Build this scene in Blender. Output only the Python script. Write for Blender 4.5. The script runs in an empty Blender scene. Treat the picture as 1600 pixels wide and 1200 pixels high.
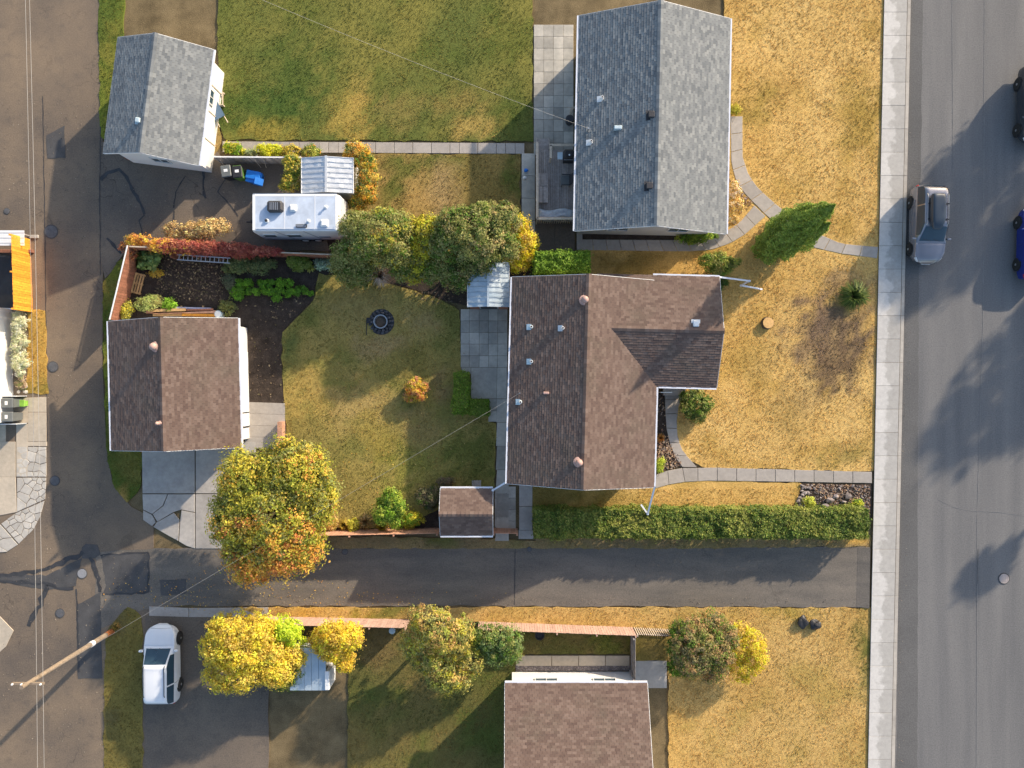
import bpy, bmesh, math, random
import numpy as np
from mathutils import Vector, Matrix, Euler

# ---------------------------------------------------------------- camera, sky, sun, exposure
S = bpy.context.scene
CAM_H = 44.0                      # metres above the ground, looking straight down
PPM = 26.0                        # photo pixels per metre on the ground
cam_data = bpy.data.cameras.new('camera')
cam = bpy.data.objects.new('camera', cam_data)
S.collection.objects.link(cam)
cam.location = (0, 0, CAM_H)
cam_data.sensor_width = 36.0
cam_data.lens = 36.0 * CAM_H * PPM / 1600.0
cam_data.clip_end = 2000.0
S.camera = cam

SUN_EL, SUN_AZ = math.radians(20.0), math.radians(45.0)   # azimuth clockwise from +Y
world = bpy.data.worlds.new('World'); S.world = world
world.use_nodes = True
wn = world.node_tree.nodes; wl = world.node_tree.links
sky = wn.new('ShaderNodeTexSky'); sky.sky_type = 'NISHITA'; sky.sun_disc = False
sky.sun_elevation = SUN_EL; sky.sun_rotation = SUN_AZ; sky.dust_density = 1.6; sky.ozone_density = 1.0
wn['Background'].inputs[1].default_value = 0.15
wl.new(sky.outputs[0], wn['Background'].inputs[0])
sun_data = bpy.data.lights.new('sun', 'SUN'); sun_data.energy = 3.9
sun_data.angle = math.radians(0.9); sun_data.color = (1.0, 0.85, 0.66)
sun = bpy.data.objects.new('sun', sun_data); S.collection.objects.link(sun)
SD = Vector((-math.cos(SUN_EL)*math.sin(SUN_AZ), -math.cos(SUN_EL)*math.cos(SUN_AZ), -math.sin(SUN_EL)))
sun.rotation_euler = SD.to_track_quat('-Z', 'Y').to_euler()
sun.location = (30, 30, 30)
S.view_settings.view_transform = 'Standard'; S.view_settings.look = 'None'
S.view_settings.exposure = 0.94; S.view_settings.gamma = 1.0
S.view_settings.use_curve_mapping = False

# ---------------------------------------------------------------- helpers
C = S.collection
rnd = random.Random(7)
WM = {}
PI = math.pi
def P(px, py, z=0.0):             # photo pixel -> point at height z
    k = (1.0 - z/CAM_H)/PPM
    return Vector(((px-800.0)*k, (600.0-py)*k, z))
def G(px, py): return ((px-800.0)/PPM, (600.0-py)/PPM)
def px_scale(z): return (1.0 - z/CAM_H)/PPM

def wm(o): return WM.get(o.name, Matrix.Identity(4)) if o else Matrix.Identity(4)
def tag(o, label=None, cat=None, group=None, kind=None):
    if label: o['label'] = label
    if cat: o['category'] = cat
    if group: o['group'] = group
    if kind: o['kind'] = kind
    return o
def thing(name, label, cat, loc=(0,0,0), rz=0.0, group=None):
    o = bpy.data.objects.new(name, None); C.objects.link(o)
    o.empty_display_size = 0.2
    o.location = loc; o.rotation_euler = (0,0,rz)
    WM[o.name] = Matrix.Translation(Vector(loc)) @ Matrix.Rotation(rz, 4, 'Z')
    return tag(o, label, cat, group)
def link(name, me, parent=None, loc=(0,0,0), rot=(0,0,0), scale=(1,1,1)):
    o = bpy.data.objects.new(name, me); C.objects.link(o)
    o.location = loc; o.rotation_euler = rot; o.scale = scale
    m = Matrix.LocRotScale(Vector(loc), Euler(rot), Vector(scale))
    if parent is not None:
        o.parent = parent; m = wm(parent) @ m
    WM[o.name] = m
    return o
def np_mesh(name, V, F, mats, col=None, smooth=False, mi=None):
    """V (n,3), F (m,k) numpy arrays of equal-sided faces; col per-vertex rgb."""
    V = np.asarray(V, dtype=np.float32); F = np.asarray(F, dtype=np.int32)
    me = bpy.data.meshes.new(name)
    n, (m, k) = len(V), F.shape
    me.vertices.add(n); me.vertices.foreach_set('co', V.ravel())
    me.loops.add(m*k); me.loops.foreach_set('vertex_index', F.ravel())
    me.polygons.add(m)
    me.polygons.foreach_set('loop_start', np.arange(0, m*k, k, dtype=np.int32))
    if mi is not None: me.polygons.foreach_set('material_index', np.asarray(mi, dtype=np.int32))
    me.polygons.foreach_set('use_smooth', np.full(m, smooth, dtype=bool))
    me.update(calc_edges=True)
    if col is not None:
        a = me.attributes.new('Col', 'FLOAT_COLOR', 'POINT')
        c4 = np.ones((n,4), dtype=np.float32); c4[:,:3] = col
        a.data.foreach_set('color', c4.ravel())
    for mt in (mats if isinstance(mats, (list, tuple)) else [mats]): me.materials.append(mt)
    return me

class MB:
    def __init__(s): s.v = []; s.f = []; s.m = []; s.cur = 0
    def add(s, vs, fs):
        b = len(s.v); s.v += [Vector(v) for v in vs]
        for f in fs: s.f.append([b+i for i in f]); s.m.append(s.cur)
        return s
    def box(s, c, d, R=None, taper=1.0):
        hx, hy, hz = d[0]/2, d[1]/2, d[2]/2; c = Vector(c)
        vs = []
        for z, t in ((-hz, 1.0), (hz, taper)):
            for x, y in ((-hx,-hy),(hx,-hy),(hx,hy),(-hx,hy)):
                p = Vector((x*t, y*t, z)); vs.append(c + (R @ p if R else p))
        return s.add(vs, [(3,2,1,0),(4,5,6,7),(0,1,5,4),(1,2,6,5),(2,3,7,6),(3,0,4,7)])
    def cbox(s, c, d, b=0.02, R=None):
        """box with a chamfer round its top and vertical edges"""
        hx, hy, hz = d[0]/2, d[1]/2, d[2]/2; c = Vector(c)
        def ring(ix, iy, q, z):
            x, y = hx-ix, hy-iy
            return [(-x+q,-y,z),(x-q,-y,z),(x,-y+q,z),(x,y-q,z),(x-q,y,z),(-x+q,y,z),(-x,y-q,z),(-x,-y+q,z)]
        R3 = ring(0,0,b,-hz)+ring(0,0,b,hz-b)+ring(b,b,b*.6,hz)
        vs = [c + (R @ Vector(p) if R else Vector(p)) for p in R3]
        fs = [tuple(range(7,-1,-1)), tuple(range(16,24))]
        for r in (0, 8):
            for i in range(8): fs.append((r+i, r+(i+1)%8, r+8+(i+1)%8, r+8+i))
        return s.add(vs, fs)
    def prism(s, pts, z0, z1, inset=0.0):
        n = len(pts)
        a = sum(pts[i][0]*pts[(i+1)%n][1]-pts[(i+1)%n][0]*pts[i][1] for i in range(n))
        if a < 0: pts = pts[::-1]
        if inset:
            cx = sum(p[0] for p in pts)/n; cy = sum(p[1] for p in pts)/n
            def sh(p):
                d = Vector((cx-p[0], cy-p[1])); l = d.length or 1
                return (p[0]+d.x/l*inset, p[1]+d.y/l*inset)
            top = [sh(p) for p in pts]
            vs = [(p[0],p[1],z0) for p in pts]+[(p[0],p[1],z1-inset*.6) for p in pts]+[(p[0],p[1],z1) for p in top]
            fs = [tuple(range(2*n,3*n))]
            for r in (0, n):
                for i in range(n): fs.append((r+i, r+(i+1)%n, r+n+(i+1)%n, r+n+i))
            return s.add(vs, fs)
        vs = [(p[0],p[1],z0) for p in pts]+[(p[0],p[1],z1) for p in pts]
        fs = [tuple(range(n-1,-1,-1)), tuple(range(n,2*n))]
        for i in range(n): fs.append((i,(i+1)%n,n+(i+1)%n,n+i))
        return s.add(vs, fs)
    def tube(s, p0, p1, r0, r1=None, n=8, caps=True):
        r1 = r0 if r1 is None else r1
        p0, p1 = Vector(p0), Vector(p1); d = (p1-p0)
        if d.length < 1e-6: return s
        d.normalize()
        u = d.orthogonal().normalized(); w = d.cross(u)
        vs = []
        for p, r in ((p0,r0),(p1,r1)):
            for i in range(n):
                a = 2*PI*i/n; vs.append(p+(u*math.cos(a)+w*math.sin(a))*r)
        fs = [(i,(i+1)%n,n+(i+1)%n,n+i) for i in range(n)]
        if caps: fs += [tuple(range(n-1,-1,-1)), tuple(range(n,2*n))]
        return s.add(vs, fs)
    def path(s, pts, r, n=6):
        for a, b in zip(pts[:-1], pts[1:]): s.tube(a, b, r, r, n)
        return s
    def lathe(s, c, prof, n=16, axis='Z'):
        c = Vector(c); vs = []; k = len(prof)
        for r, z in prof:
            for i in range(n):
                a = 2*PI*i/n; x, y = r*math.cos(a), r*math.sin(a)
                p = (x,y,z) if axis=='Z' else ((z,x,y) if axis=='X' else (y,z,x))
                vs.append(c+Vector(p))
        fs = []
        for j in range(k-1):
            for i in range(n): fs.append((j*n+i, j*n+(i+1)%n, (j+1)*n+(i+1)%n, (j+1)*n+i))
        fs += [tuple(range(n-1,-1,-1)), tuple(range((k-1)*n, k*n))]
        return s.add(vs, fs)
    def blob(s, c, r, seed=0, sub=2, amp=.2, flat=.7):
        bm = bmesh.new(); bmesh.ops.create_icosphere(bm, subdivisions=sub, radius=1)
        rr = random.Random(seed); c = Vector(c)
        ph = [rr.uniform(0,6) for _ in range(6)]
        vs = []
        for v in bm.verts:
            p = v.co; k = 1+amp*(math.sin(p.x*2.3+ph[0])*math.cos(p.y*2.7+ph[1])+.6*math.sin(p.z*4+ph[2]+p.x*3))+rr.uniform(-.04,.04)
            vs.append(c+Vector((p.x*r[0]*k, p.y*r[1]*k, p.z*r[2]*k)))
        fs = [[v.index for v in f.verts] for f in bm.faces]; bm.free()
        return s.add(vs, fs)
    def mesh(s, name, mats, smooth=False, inv=None):
        me = bpy.data.meshes.new(name)
        vs = [inv @ v for v in s.v] if inv is not None else s.v
        me.from_pydata([tuple(v) for v in vs], [], s.f)
        for mt in (mats if isinstance(mats,(list,tuple)) else [mats]): me.materials.append(mt)
        me.polygons.foreach_set('material_index', s.m)
        if smooth: me.polygons.foreach_set('use_smooth', [True]*len(s.f))
        me.update(); return me
    def build(s, name, mats, parent=None, local=False, smooth=False):
        inv = None
        if parent is not None and not local: inv = wm(parent).inverted()
        o = link(name, s.mesh(name, mats, smooth, inv), parent)
        if smooth:
            try: o.data.set_sharp_from_angle(angle=math.radians(40))
            except Exception: pass
        return o

# ---- value noise (numpy)
def vn(x, y, seed=0):
    ix, iy = np.floor(x), np.floor(y); fx, fy = x-ix, y-iy
    fx = fx*fx*(3-2*fx); fy = fy*fy*(3-2*fy)
    def h(a, b):
        v = np.sin(a*127.1+b*311.7+seed*74.7)*43758.5453
        return v-np.floor(v)
    return (h(ix,iy)*(1-fx)+h(ix+1,iy)*fx)*(1-fy)+(h(ix,iy+1)*(1-fx)+h(ix+1,iy+1)*fx)*fy
def fbm(x, y, seed=0, o=4):
    t = 0; a = .5; n = 0
    for i in range(o):
        t = t+a*vn(x*2**i, y*2**i, seed+i*13); n += a; a *= .55
    return t/n
def inside(pts, poly):
    x, y = pts[:,0], pts[:,1]; r = np.zeros(len(pts), bool); n = len(poly)
    for i in range(n):
        x0, y0 = poly[i]; x1, y1 = poly[(i+1)%n]
        c = ((y0 > y) != (y1 > y))
        with np.errstate(divide='ignore', invalid='ignore'):
            xi = (x1-x0)*(y-y0)/(y1-y0+1e-12)+x0
        r ^= c & (x < xi)
    return r

# ---------------------------------------------------------------- materials
def srgb(r, g, b):
    def f(c):
        c /= 255.0
        return c/12.92 if c <= .04045 else ((c+.055)/1.055)**2.4
    return (f(r), f(g), f(b))
def new_mat(name):
    m = bpy.data.materials.new(name); m.use_nodes = True
    nt = m.node_tree; b = nt.nodes['Principled BSDF']
    return m, nt, b
def nd(nt, t, **kw):
    n = nt.nodes.new(t)
    for k, v in kw.items(): setattr(n, k, v)
    return n
def mixc(nt, fac, a, b, blend='MIX'):
    n = nt.nodes.new('ShaderNodeMix'); n.data_type = 'RGBA'; n.blend_type = blend
    for s, v in ((n.inputs[0], fac), (n.inputs[6], a), (n.inputs[7], b)):
        if isinstance(v, bpy.types.NodeSocket): nt.links.new(v, s)
        elif isinstance(v, (int, float)): s.default_value = v
        else: s.default_value = (*v, 1)
    return n.outputs[2]
def noise(nt, vec, scale, detail=5, rough=.6):
    n = nt.nodes.new('ShaderNodeTexNoise'); n.inputs['Scale'].default_value = scale
    n.inputs['Detail'].default_value = detail; n.inputs['Roughness'].default_value = rough
    nt.links.new(vec, n.inputs['Vector']); return n.outputs['Fac']
def ramp(nt, fac, stops):
    r = nt.nodes.new('ShaderNodeValToRGB'); e = r.color_ramp.elements
    while len(e) < len(stops): e.new(.5)
    for el, (p, c) in zip(e, stops):
        el.position = p; el.color = (*c, 1) if len(c) == 3 else c
    nt.links.new(fac, r.inputs[0]); return r.outputs[0]
def mrange(nt, fac, a, b, c=0, d=1):
    n = nt.nodes.new('ShaderNodeMapRange'); nt.links.new(fac, n.inputs[0])
    for i, v in enumerate((a,b,c,d)): n.inputs[i+1].default_value = v
    return n.outputs[0]
def wpos(nt): return nt.nodes.new('ShaderNodeNewGeometry').outputs['Position']
def bump(nt, b, fac, strength=.3, dist=.02):
    n = nt.nodes.new('ShaderNodeBump'); n.inputs['Strength'].default_value = strength
    n.inputs['Distance'].default_value = dist
    nt.links.new(fac, n.inputs['Height']); nt.links.new(n.outputs[0], b.inputs['Normal'])
def M(name, col, rough=.75, var=.18, scale=3.0, fine=40.0, fvar=.12, col2=None, metal=0.0, bmp=.15, bdist=.01, rand=.0, spec=.4, coat=0.0):
    m, nt, b = new_mat(name)
    p = wpos(nt)
    n1 = noise(nt, p, scale, 5, .6); n2 = noise(nt, p, fine, 3, .6)
    lo = tuple(c*(1-var) for c in col); hi = tuple(min(1,c*(1+var)) for c in col) if col2 is None else col2
    c = ramp(nt, n1, [(.3, lo), (.7, hi)])
    g = mrange(nt, n2, .3, .7, 1-fvar, 1+fvar)
    if rand:
        oi = nt.nodes.new('ShaderNodeObjectInfo')
        g2 = mrange(nt, oi.outputs['Random'], 0, 1, 1-rand, 1+rand)
        mm = nt.nodes.new('ShaderNodeMath'); mm.operation = 'MULTIPLY'
        nt.links.new(g, mm.inputs[0]); nt.links.new(g2, mm.inputs[1]); g = mm.outputs[0]
    cc = nt.nodes.new('ShaderNodeCombineColor')
    for i in range(3): nt.links.new(g, cc.inputs[i])
    c = mixc(nt, 1.0, c, cc.outputs[0], 'MULTIPLY')
    nt.links.new(c, b.inputs['Base Color'])
    b.inputs['Roughness'].default_value = rough; b.inputs['Metallic'].default_value = metal
    b.inputs['Specular IOR Level'].default_value = spec
    if coat: b.inputs['Coat Weight'].default_value = coat; b.inputs['Coat Roughness'].default_value = .05
    if bmp: bump(nt, b, n2, bmp, bdist)
    return m
def attr_mat(name, rough=.8, transl=0.0, fine=60.0, fvar=.15, bmp=0.0, spec=.25):
    m, nt, b = new_mat(name)
    a = nt.nodes.new('ShaderNodeAttribute'); a.attribute_name = 'Col'
    p = wpos(nt); n2 = noise(nt, p, fine, 4, .65)
    g = mrange(nt, n2, .3, .7, 1-fvar, 1+fvar)
    cc = nt.nodes.new('ShaderNodeCombineColor')
    for i in range(3): nt.links.new(g, cc.inputs[i])
    c = mixc(nt, 1.0, a.outputs[0], cc.outputs[0], 'MULTIPLY')
    nt.links.new(c, b.inputs['Base Color']); b.inputs['Roughness'].default_value = rough
    b.inputs['Specular IOR Level'].default_value = spec
    if bmp: bump(nt, b, n2, bmp, .03)
    if transl:
        t = nt.nodes.new('ShaderNodeBsdfTranslucent'); nt.links.new(c, t.inputs[0])
        mx = nt.nodes.new('ShaderNodeMixShader'); mx.inputs[0].default_value = transl
        nt.links.new(b.outputs[0], mx.inputs[1]); nt.links.new(t.outputs[0], mx.inputs[2])
        nt.links.new(mx.outputs[0], nt.nodes['Material Output'].inputs[0])
    return m

def asphalt(name, c1, c2, patch, crack=.55, streak=None):
    m, nt, b = new_mat(name); p = wpos(nt)
    bp = p
    if streak:
        mp = nt.nodes.new('ShaderNodeMapping'); nt.links.new(p, mp.inputs['Vector']); mp.inputs['Scale'].default_value = (*streak, 1); mp.inputs['Rotation'].default_value = (0,0,.021); bp = mp.outputs[0]
    big = noise(nt, bp, .22 if not streak else 1.0, 4, .55); mid = noise(nt, p, 1.6, 5, .65); fine = noise(nt, p, 13, 5, .8)
    c = ramp(nt, big, [(.32, c1), (.68, c2)])
    c = mixc(nt, mrange(nt, mid, .52, .72, 0, .5), c, patch)
    g = mrange(nt, fine, .25, .75, .62, 1.4)
    cc = nt.nodes.new('ShaderNodeCombineColor')
    for i in range(3): nt.links.new(g, cc.inputs[i])
    c = mixc(nt, 1.0, c, cc.outputs[0], 'MULTIPLY')
    vo = nt.nodes.new('ShaderNodeTexVoronoi'); vo.feature = 'DISTANCE_TO_EDGE'; vo.inputs['Scale'].default_value = .42
    wv = nt.nodes.new('ShaderNodeVectorMath'); wv.operation = 'MULTIPLY_ADD'
    nz = nt.nodes.new('ShaderNodeTexNoise'); nz.inputs['Scale'].default_value = 1.3; nt.links.new(p, nz.inputs['Vector'])
    nt.links.new(nz.outputs['Color'], wv.inputs[0]); wv.inputs[1].default_value = (1.6,1.6,0); nt.links.new(p, wv.inputs[2])
    nt.links.new(wv.outputs[0], vo.inputs['Vector'])
    ck = mrange(nt, vo.outputs['Distance'], 0.0, .012, 1, 0)
    gate = mrange(nt, noise(nt, p, .35, 2, .5), .5, .62, 0, crack)
    mm = nt.nodes.new('ShaderNodeMath'); mm.operation = 'MULTIPLY'; nt.links.new(ck, mm.inputs[0]); nt.links.new(gate, mm.inputs[1])
    c = mixc(nt, mm.outputs[0], c, (.02,.018,.016))
    nt.links.new(c, b.inputs['Base Color']); b.inputs['Roughness'].default_value = .88
    b.inputs['Specular IOR Level'].default_value = .25
    bump(nt, b, fine, .35, .012)
    return m
def concrete(name, col, stain, lo=.45, hi=.62, amt=.75, rand=.08):
    m, nt, b = new_mat(name); p = wpos(nt)
    n1 = noise(nt, p, .9, 6, .6); n2 = noise(nt, p, 34, 3, .65); n3 = noise(nt, p, 5, 4, .6)
    c = mixc(nt, mrange(nt, n1, lo, hi, 0, amt), col, stain)
    oi = nt.nodes.new('ShaderNodeObjectInfo')
    g = mrange(nt, n2, .3, .7, .92, 1.08); g2 = mrange(nt, oi.outputs['Random'], 0, 1, 1-rand, 1+rand); g3 = mrange(nt, n3, .3, .7, .9, 1.08)
    mm = nt.nodes.new('ShaderNodeMath'); mm.operation = 'MULTIPLY'; nt.links.new(g, mm.inputs[0]); nt.links.new(g2, mm.inputs[1])
    m2 = nt.nodes.new('ShaderNodeMath'); m2.operation = 'MULTIPLY'; nt.links.new(mm.outputs[0], m2.inputs[0]); nt.links.new(g3, m2.inputs[1])
    cc = nt.nodes.new('ShaderNodeCombineColor')
    for i in range(3): nt.links.new(m2.outputs[0], cc.inputs[i])
    c = mixc(nt, 1.0, c, cc.outputs[0], 'MULTIPLY')
    nt.links.new(c, b.inputs['Base Color']); b.inputs['Roughness'].default_value = .85
    bump(nt, b, n2, .2, .008)
    return m
def shingle_mat(name, cols, stain, samt=.4):
    m, nt, b = new_mat(name); p = wpos(nt)
    ge = nt.nodes.new('ShaderNodeNewGeometry')
    c = ramp(nt, ge.outputs['Random Per Island'], [(i/(len(cols)-1), q) for i, q in enumerate(cols)])
    n1 = noise(nt, p, .5, 5, .65); n2 = noise(nt, p, 45, 3, .7)
    c = mixc(nt, mrange(nt, n1, .5, .75, 0, samt), c, stain)
    g = mrange(nt, n2, .3, .7, .85, 1.15)
    cc = nt.nodes.new('ShaderNodeCombineColor')
    for i in range(3): nt.links.new(g, cc.inputs[i])
    c = mixc(nt, 1.0, c, cc.outputs[0], 'MULTIPLY')
    nt.links.new(c, b.inputs['Base Color']); b.inputs['Roughness'].default_value = .9
    b.inputs['Specular IOR Level'].default_value = .2
    return m

MT = {}
MT['soil'] = M('soil', (.055,.042,.034), .95, .35, 2.2, 22, .4, bmp=.8, bdist=.04, spec=.1)
MT['ground'] = M('ground_earth', (.16,.12,.065), .95, .35, .8, 18, .3, bmp=.6, bdist=.03, spec=.1)
MT['lane'] = asphalt('lane_asphalt', (.118,.096,.078), (.225,.167,.113), (.105,.088,.074), .4)
MT['sidelane'] = asphalt('side_lane_asphalt', (.12,.108,.094), (.18,.155,.128), (.108,.097,.086), .3, (.25,1.1))
MT['drive'] = asphalt('old_drive_asphalt', (.105,.088,.074), (.19,.15,.112), (.085,.075,.068), .6)
MT['street'] = asphalt('street_asphalt', (.13,.128,.128), (.18,.174,.168), (.145,.142,.14), .0, (.9,.07))
MT['tar'] = M('tar_seal', (.04,.04,.043), .7, .3, 2, 30, .2, bmp=.2)
MT['patch'] = M('asphalt_patch', (.07,.068,.068), .85, .2, 1.5, 40, .25, bmp=.4)
def walk_mat():
    m = concrete('sidewalk_concrete', (.52,.495,.46), (.36,.34,.31), .47, .56, .8); nt = m.node_tree
    mx = [n for n in nt.nodes if n.type == 'MIX' and n.blend_type == 'MIX'][0]; p = wpos(nt)
    sx = nt.nodes.new('ShaderNodeSeparateXYZ'); nt.links.new(p, sx.inputs[0])
    ma = nt.nodes.new('ShaderNodeMath'); ma.operation = 'MULTIPLY_ADD'; nt.links.new(sx.outputs[1], ma.inputs[0]); ma.inputs[1].default_value = -.0211; nt.links.new(sx.outputs[0], ma.inputs[2])
    u = mrange(nt, ma.outputs[0], 21.75, 23.2, -.30, .42)     # damp side towards the kerb
    n = noise(nt, p, 1.1, 5, .6)
    ad = nt.nodes.new('ShaderNodeMath'); nt.links.new(u, ad.inputs[0]); nt.links.new(n, ad.inputs[1])
    nt.links.new(mrange(nt, ad.outputs[0], .5, .6, 0, .85), mx.inputs[0])
    return m
MT['walk'] = walk_mat()
MT['path'] = concrete('path_concrete', (.36,.325,.29), (.30,.27,.24), .45, .65, .6)
MT['paver'] = concrete('paver_concrete', (.44,.405,.345), (.32,.30,.26), .4, .6, .8, .22)
MT['apron'] = concrete('apron_concrete', (.42,.39,.355), (.31,.29,.27), .42, .62, .7, .1)
MT['pad'] = concrete('pad_concrete', (.50,.42,.32), (.42,.36,.28), .42, .62, .7, .06)
MT['stoneslab'] = concrete('flag_concrete', (.50,.46,.40), (.40,.37,.33), .42, .62, .7, .14)
MT['kerb'] = concrete('kerb_concrete', (.42,.38,.33), (.33,.30,.26), .42, .62, .7, .1)
MT['brown_sh'] = shingle_mat('brown_shingle', [(.115,.077,.064),(.14,.096,.078),(.153,.106,.086),(.166,.117,.095),(.195,.14,.114)], (.12,.10,.075), .6)
MT['grey_sh'] = shingle_mat('grey_shingle', [(.135,.145,.152),(.175,.185,.19),(.195,.205,.207),(.215,.225,.225),(.26,.268,.262)], (.18,.195,.195), .4)
MT['white'] = M('white_paint', (.74,.74,.73), .45, .05, 2, 50, .04, bmp=.03)
MT['siding'] = M('white_siding', (.70,.69,.66), .6, .06, 1, 30, .05, bmp=.05)
MT['stucco'] = M('pale_stucco', (.55,.50,.43), .9, .08, 1.2, 60, .15, bmp=.4)
MT['greywall'] = M('grey_siding', (.46,.46,.45), .7, .06, 1, 30, .05, bmp=.05)
MT['gutter'] = M('white_gutter', (.66,.68,.74), .4, .05, 2, 50, .05, bmp=.02)
MT['glass'] = M('dark_glass', (.03,.06,.085), .08, .1, 1, 10, 0, bmp=0, spec=.6)  # blue of the reflected sky mixed into the base colour
MT['frame'] = M('window_frame', (.6,.6,.58), .5, .05, 2, 40, .03, bmp=0)
MT['deckroof'] = M('roof_underlay', (.10,.085,.075), .9, .1, 2, 30, .1)
MT['vent_pink'] = M('pinkish_metal', (.42,.27,.23), .55, .1, 4, 40, .08)
MT['vent_dark'] = M('dark_plastic', (.035,.035,.04), .5, .1, 4, 40, .05)
MT['flash'] = M('pale_flashing', (.50,.60,.64), .45, .1, 4, 40, .06, metal=.2)
MT['galv'] = M('galvanised_sheet', (.62,.64,.66), .38, .08, 3, 40, .05, metal=.35, bmp=.05)
MT['galvshade'] = M('shade_tinted_white_sheet', (.34,.45,.55), .45, .14, .9, 40, .08, metal=.15, bmp=.08, col2=(.56,.62,.65))  # shade on white sheet put into the colour as a blue tint
MT['steel'] = M('steel', (.45,.46,.47), .35, .1, 4, 40, .05, metal=.8, bmp=.02)
MT['boxshell'] = M('box_shell', (.03,.045,.065), .35, .05, 4, 40, .03, bmp=0, coat=.3)  # dark shell with its sky reflection coloured in as a blue tint
MT['black'] = M('black_plastic', (.022,.022,.025), .5, .15, 4, 40, .05)
MT['rubber'] = M('tyre_rubber', (.022,.021,.02), .85, .15, 6, 60, .1)
MT['redwood'] = M('red_stained_wood', (.27,.115,.07), .8, .22, 5, 30, .15, rand=.18)
MT['pinkwood'] = M('pale_red_wood', (.46,.30,.235), .85, .15, 4, 30, .15, rand=.12)
MT['brownfence'] = M('brown_stained_wood', (.50,.27,.175), .8, .2, 4, 30, .15, rand=.15)
MT['orange'] = M('fresh_cedar_wood', (.72,.30,.03), .65, .22, 6, 40, .15, rand=.22)
MT['greywood'] = M('weathered_grey_wood', (.33,.29,.265), .9, .22, 6, 40, .2, rand=.2)
MT['tanwood'] = M('tan_wood', (.52,.43,.33), .8, .18, 6, 40, .15, rand=.12)
MT['pallet'] = M('pallet_wood', (.46,.29,.13), .85, .25, 6, 30, .2, rand=.2)
MT['pole'] = M('pole_wood', (.22,.17,.125), .9, .25, 6, 40, .2)
MT['rust'] = M('rusty_brown', (.30,.10,.03), .9, .35, 8, 40, .2)
MT['bark'] = M('bark', (.10,.075,.055), .95, .3, 8, 30, .3, bmp=.6, bdist=.03)
MT['twig'] = M('dry_twig', (.30,.21,.13), .9, .3, 8, 30, .2)
MT['leaf'] = attr_mat('leaf', .55, .4, 30, .1)
MT['grass'] = attr_mat('grass_blade', .8, .15, 30, .12, spec=.15)
MT['turf'] = attr_mat('turf', .95, 0, 14, .28, .9, spec=.1)
MT['darkrock'] = M('sooty_stone', (.075,.075,.082), .9, .3, 3, 20, .2, rand=.4, bmp=.4)
MT['rock'] = M('grey_rock', (.24,.205,.195), .9, .3, 3, 20, .2, rand=.4, bmp=.4)
MT['chip'] = attr_mat('chip', .9, 0, 20, .15, spec=.2)
# ================================================================ the setting
def jag(poly, step=.5, amp=.06, seed=1):
    """subdivide a ground polygon (metres) and roughen its edge"""
    r = random.Random(seed); out = []
    n = len(poly)
    for i in range(n):
        a, b = Vector(poly[i]), Vector(poly[(i+1)%n]); L = (b-a).length
        k = max(1, min(120, int(L/step)))
        for j in range(k):
            p = a.lerp(b, j/k)
            out.append((p.x+r.uniform(-amp,amp), p.y+r.uniform(-amp,amp)))
    return out
def sheet(name, poly_px, z, mat, jitter=0.0, seed=1, kind='structure', parent=None, depth=.05, step=.5):
    pts = [G(*p) for p in poly_px]
    if jitter: pts = jag(pts, step, jitter, seed)
    mb = MB().prism(pts, z-depth, z)
    o = mb.build(name, mat, parent)
    if parent is None: tag(o, kind=kind)
    return o

sheet('ground', [(-12000,-12000),(13600,-12000),(13600,13200),(-12000,13200)], -.06, MT['ground'])
sheet('back_lane', [(-1500,-900),(163,-900),(160,150),(161,400),(160,560),(166,700),(176,755),(205,792),(240,810),(240,2000),(-1500,2000)], .0, MT['lane'])
sheet('driveway', [(157,222),(330,228),(345,245),(560,248),(560,392),(420,392),(200,388),(164,436),(157,400)], .006, MT['drive'], .05, 3)
side = sheet('side_lane', [(150,862),(215,858),(330,856),(800,856),(1359,854),(1357,949),(900,947),(370,947),(300,946),(225,952),(150,985)], .010, MT['sidelane'], .05, 4)
street = sheet('street', [(1400,-900),(1660,-900),(1640,2000),(1370,2000)], .0, MT['street'])

# worn seams and patches in the asphalt
def strip(name, pts_px, w, z, mat, parent, seed=0, wob=.35):
    r = random.Random(seed)
    pts = [Vector(G(*p)) for p in pts_px]
    fine = []
    for a, b in zip(pts[:-1], pts[1:]):
        k = max(1, int((b-a).length/.25))
        for j in range(k): fine.append(a.lerp(b, j/k)+Vector((r.uniform(-1,1), r.uniform(-1,1)))*w*wob)
    fine.append(pts[-1])
    V = []; F = []
    for i, p in enumerate(fine):
        d = (fine[min(i+1,len(fine)-1)]-fine[max(i-1,0)]).normalized(); n = Vector((-d.y, d.x))*w*.5*r.uniform(.5,1.3)
        V += [(p.x+n.x,p.y+n.y,z),(p.x-n.x,p.y-n.y,z)]
        if i: F.append((2*i-2,2*i-1,2*i+1,2*i))
    return MB().add(V,F).build(name, mat, parent)
lane = bpy.data.objects['back_lane']; drv = bpy.data.objects['driveway']
for i, (pl, m) in enumerate([
    ([(73,212),(101,196),(102,246),(74,248)], 'patch'), ([(128,855),(135,850),(152,851),(157,866),(148,872),(128,872)], 'patch'),
    ([(72,899),(110,880),(128,872),(118,915),(75,922),(0,908),(0,896)], 'patch'),
    ([(158,868),(230,864),(232,925),(175,930),(160,928),(166,915)], 'patch'), ([(120,945),(157,925),(160,1060),(122,1060)], 'patch'),
    ([(250,906),(292,904),(290,928),(252,931)], 'patch')]):
    sheet('asphalt_patch', pl, .016, MT[m], .03, 40+i, parent=lane, depth=.03, step=.3)
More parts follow.
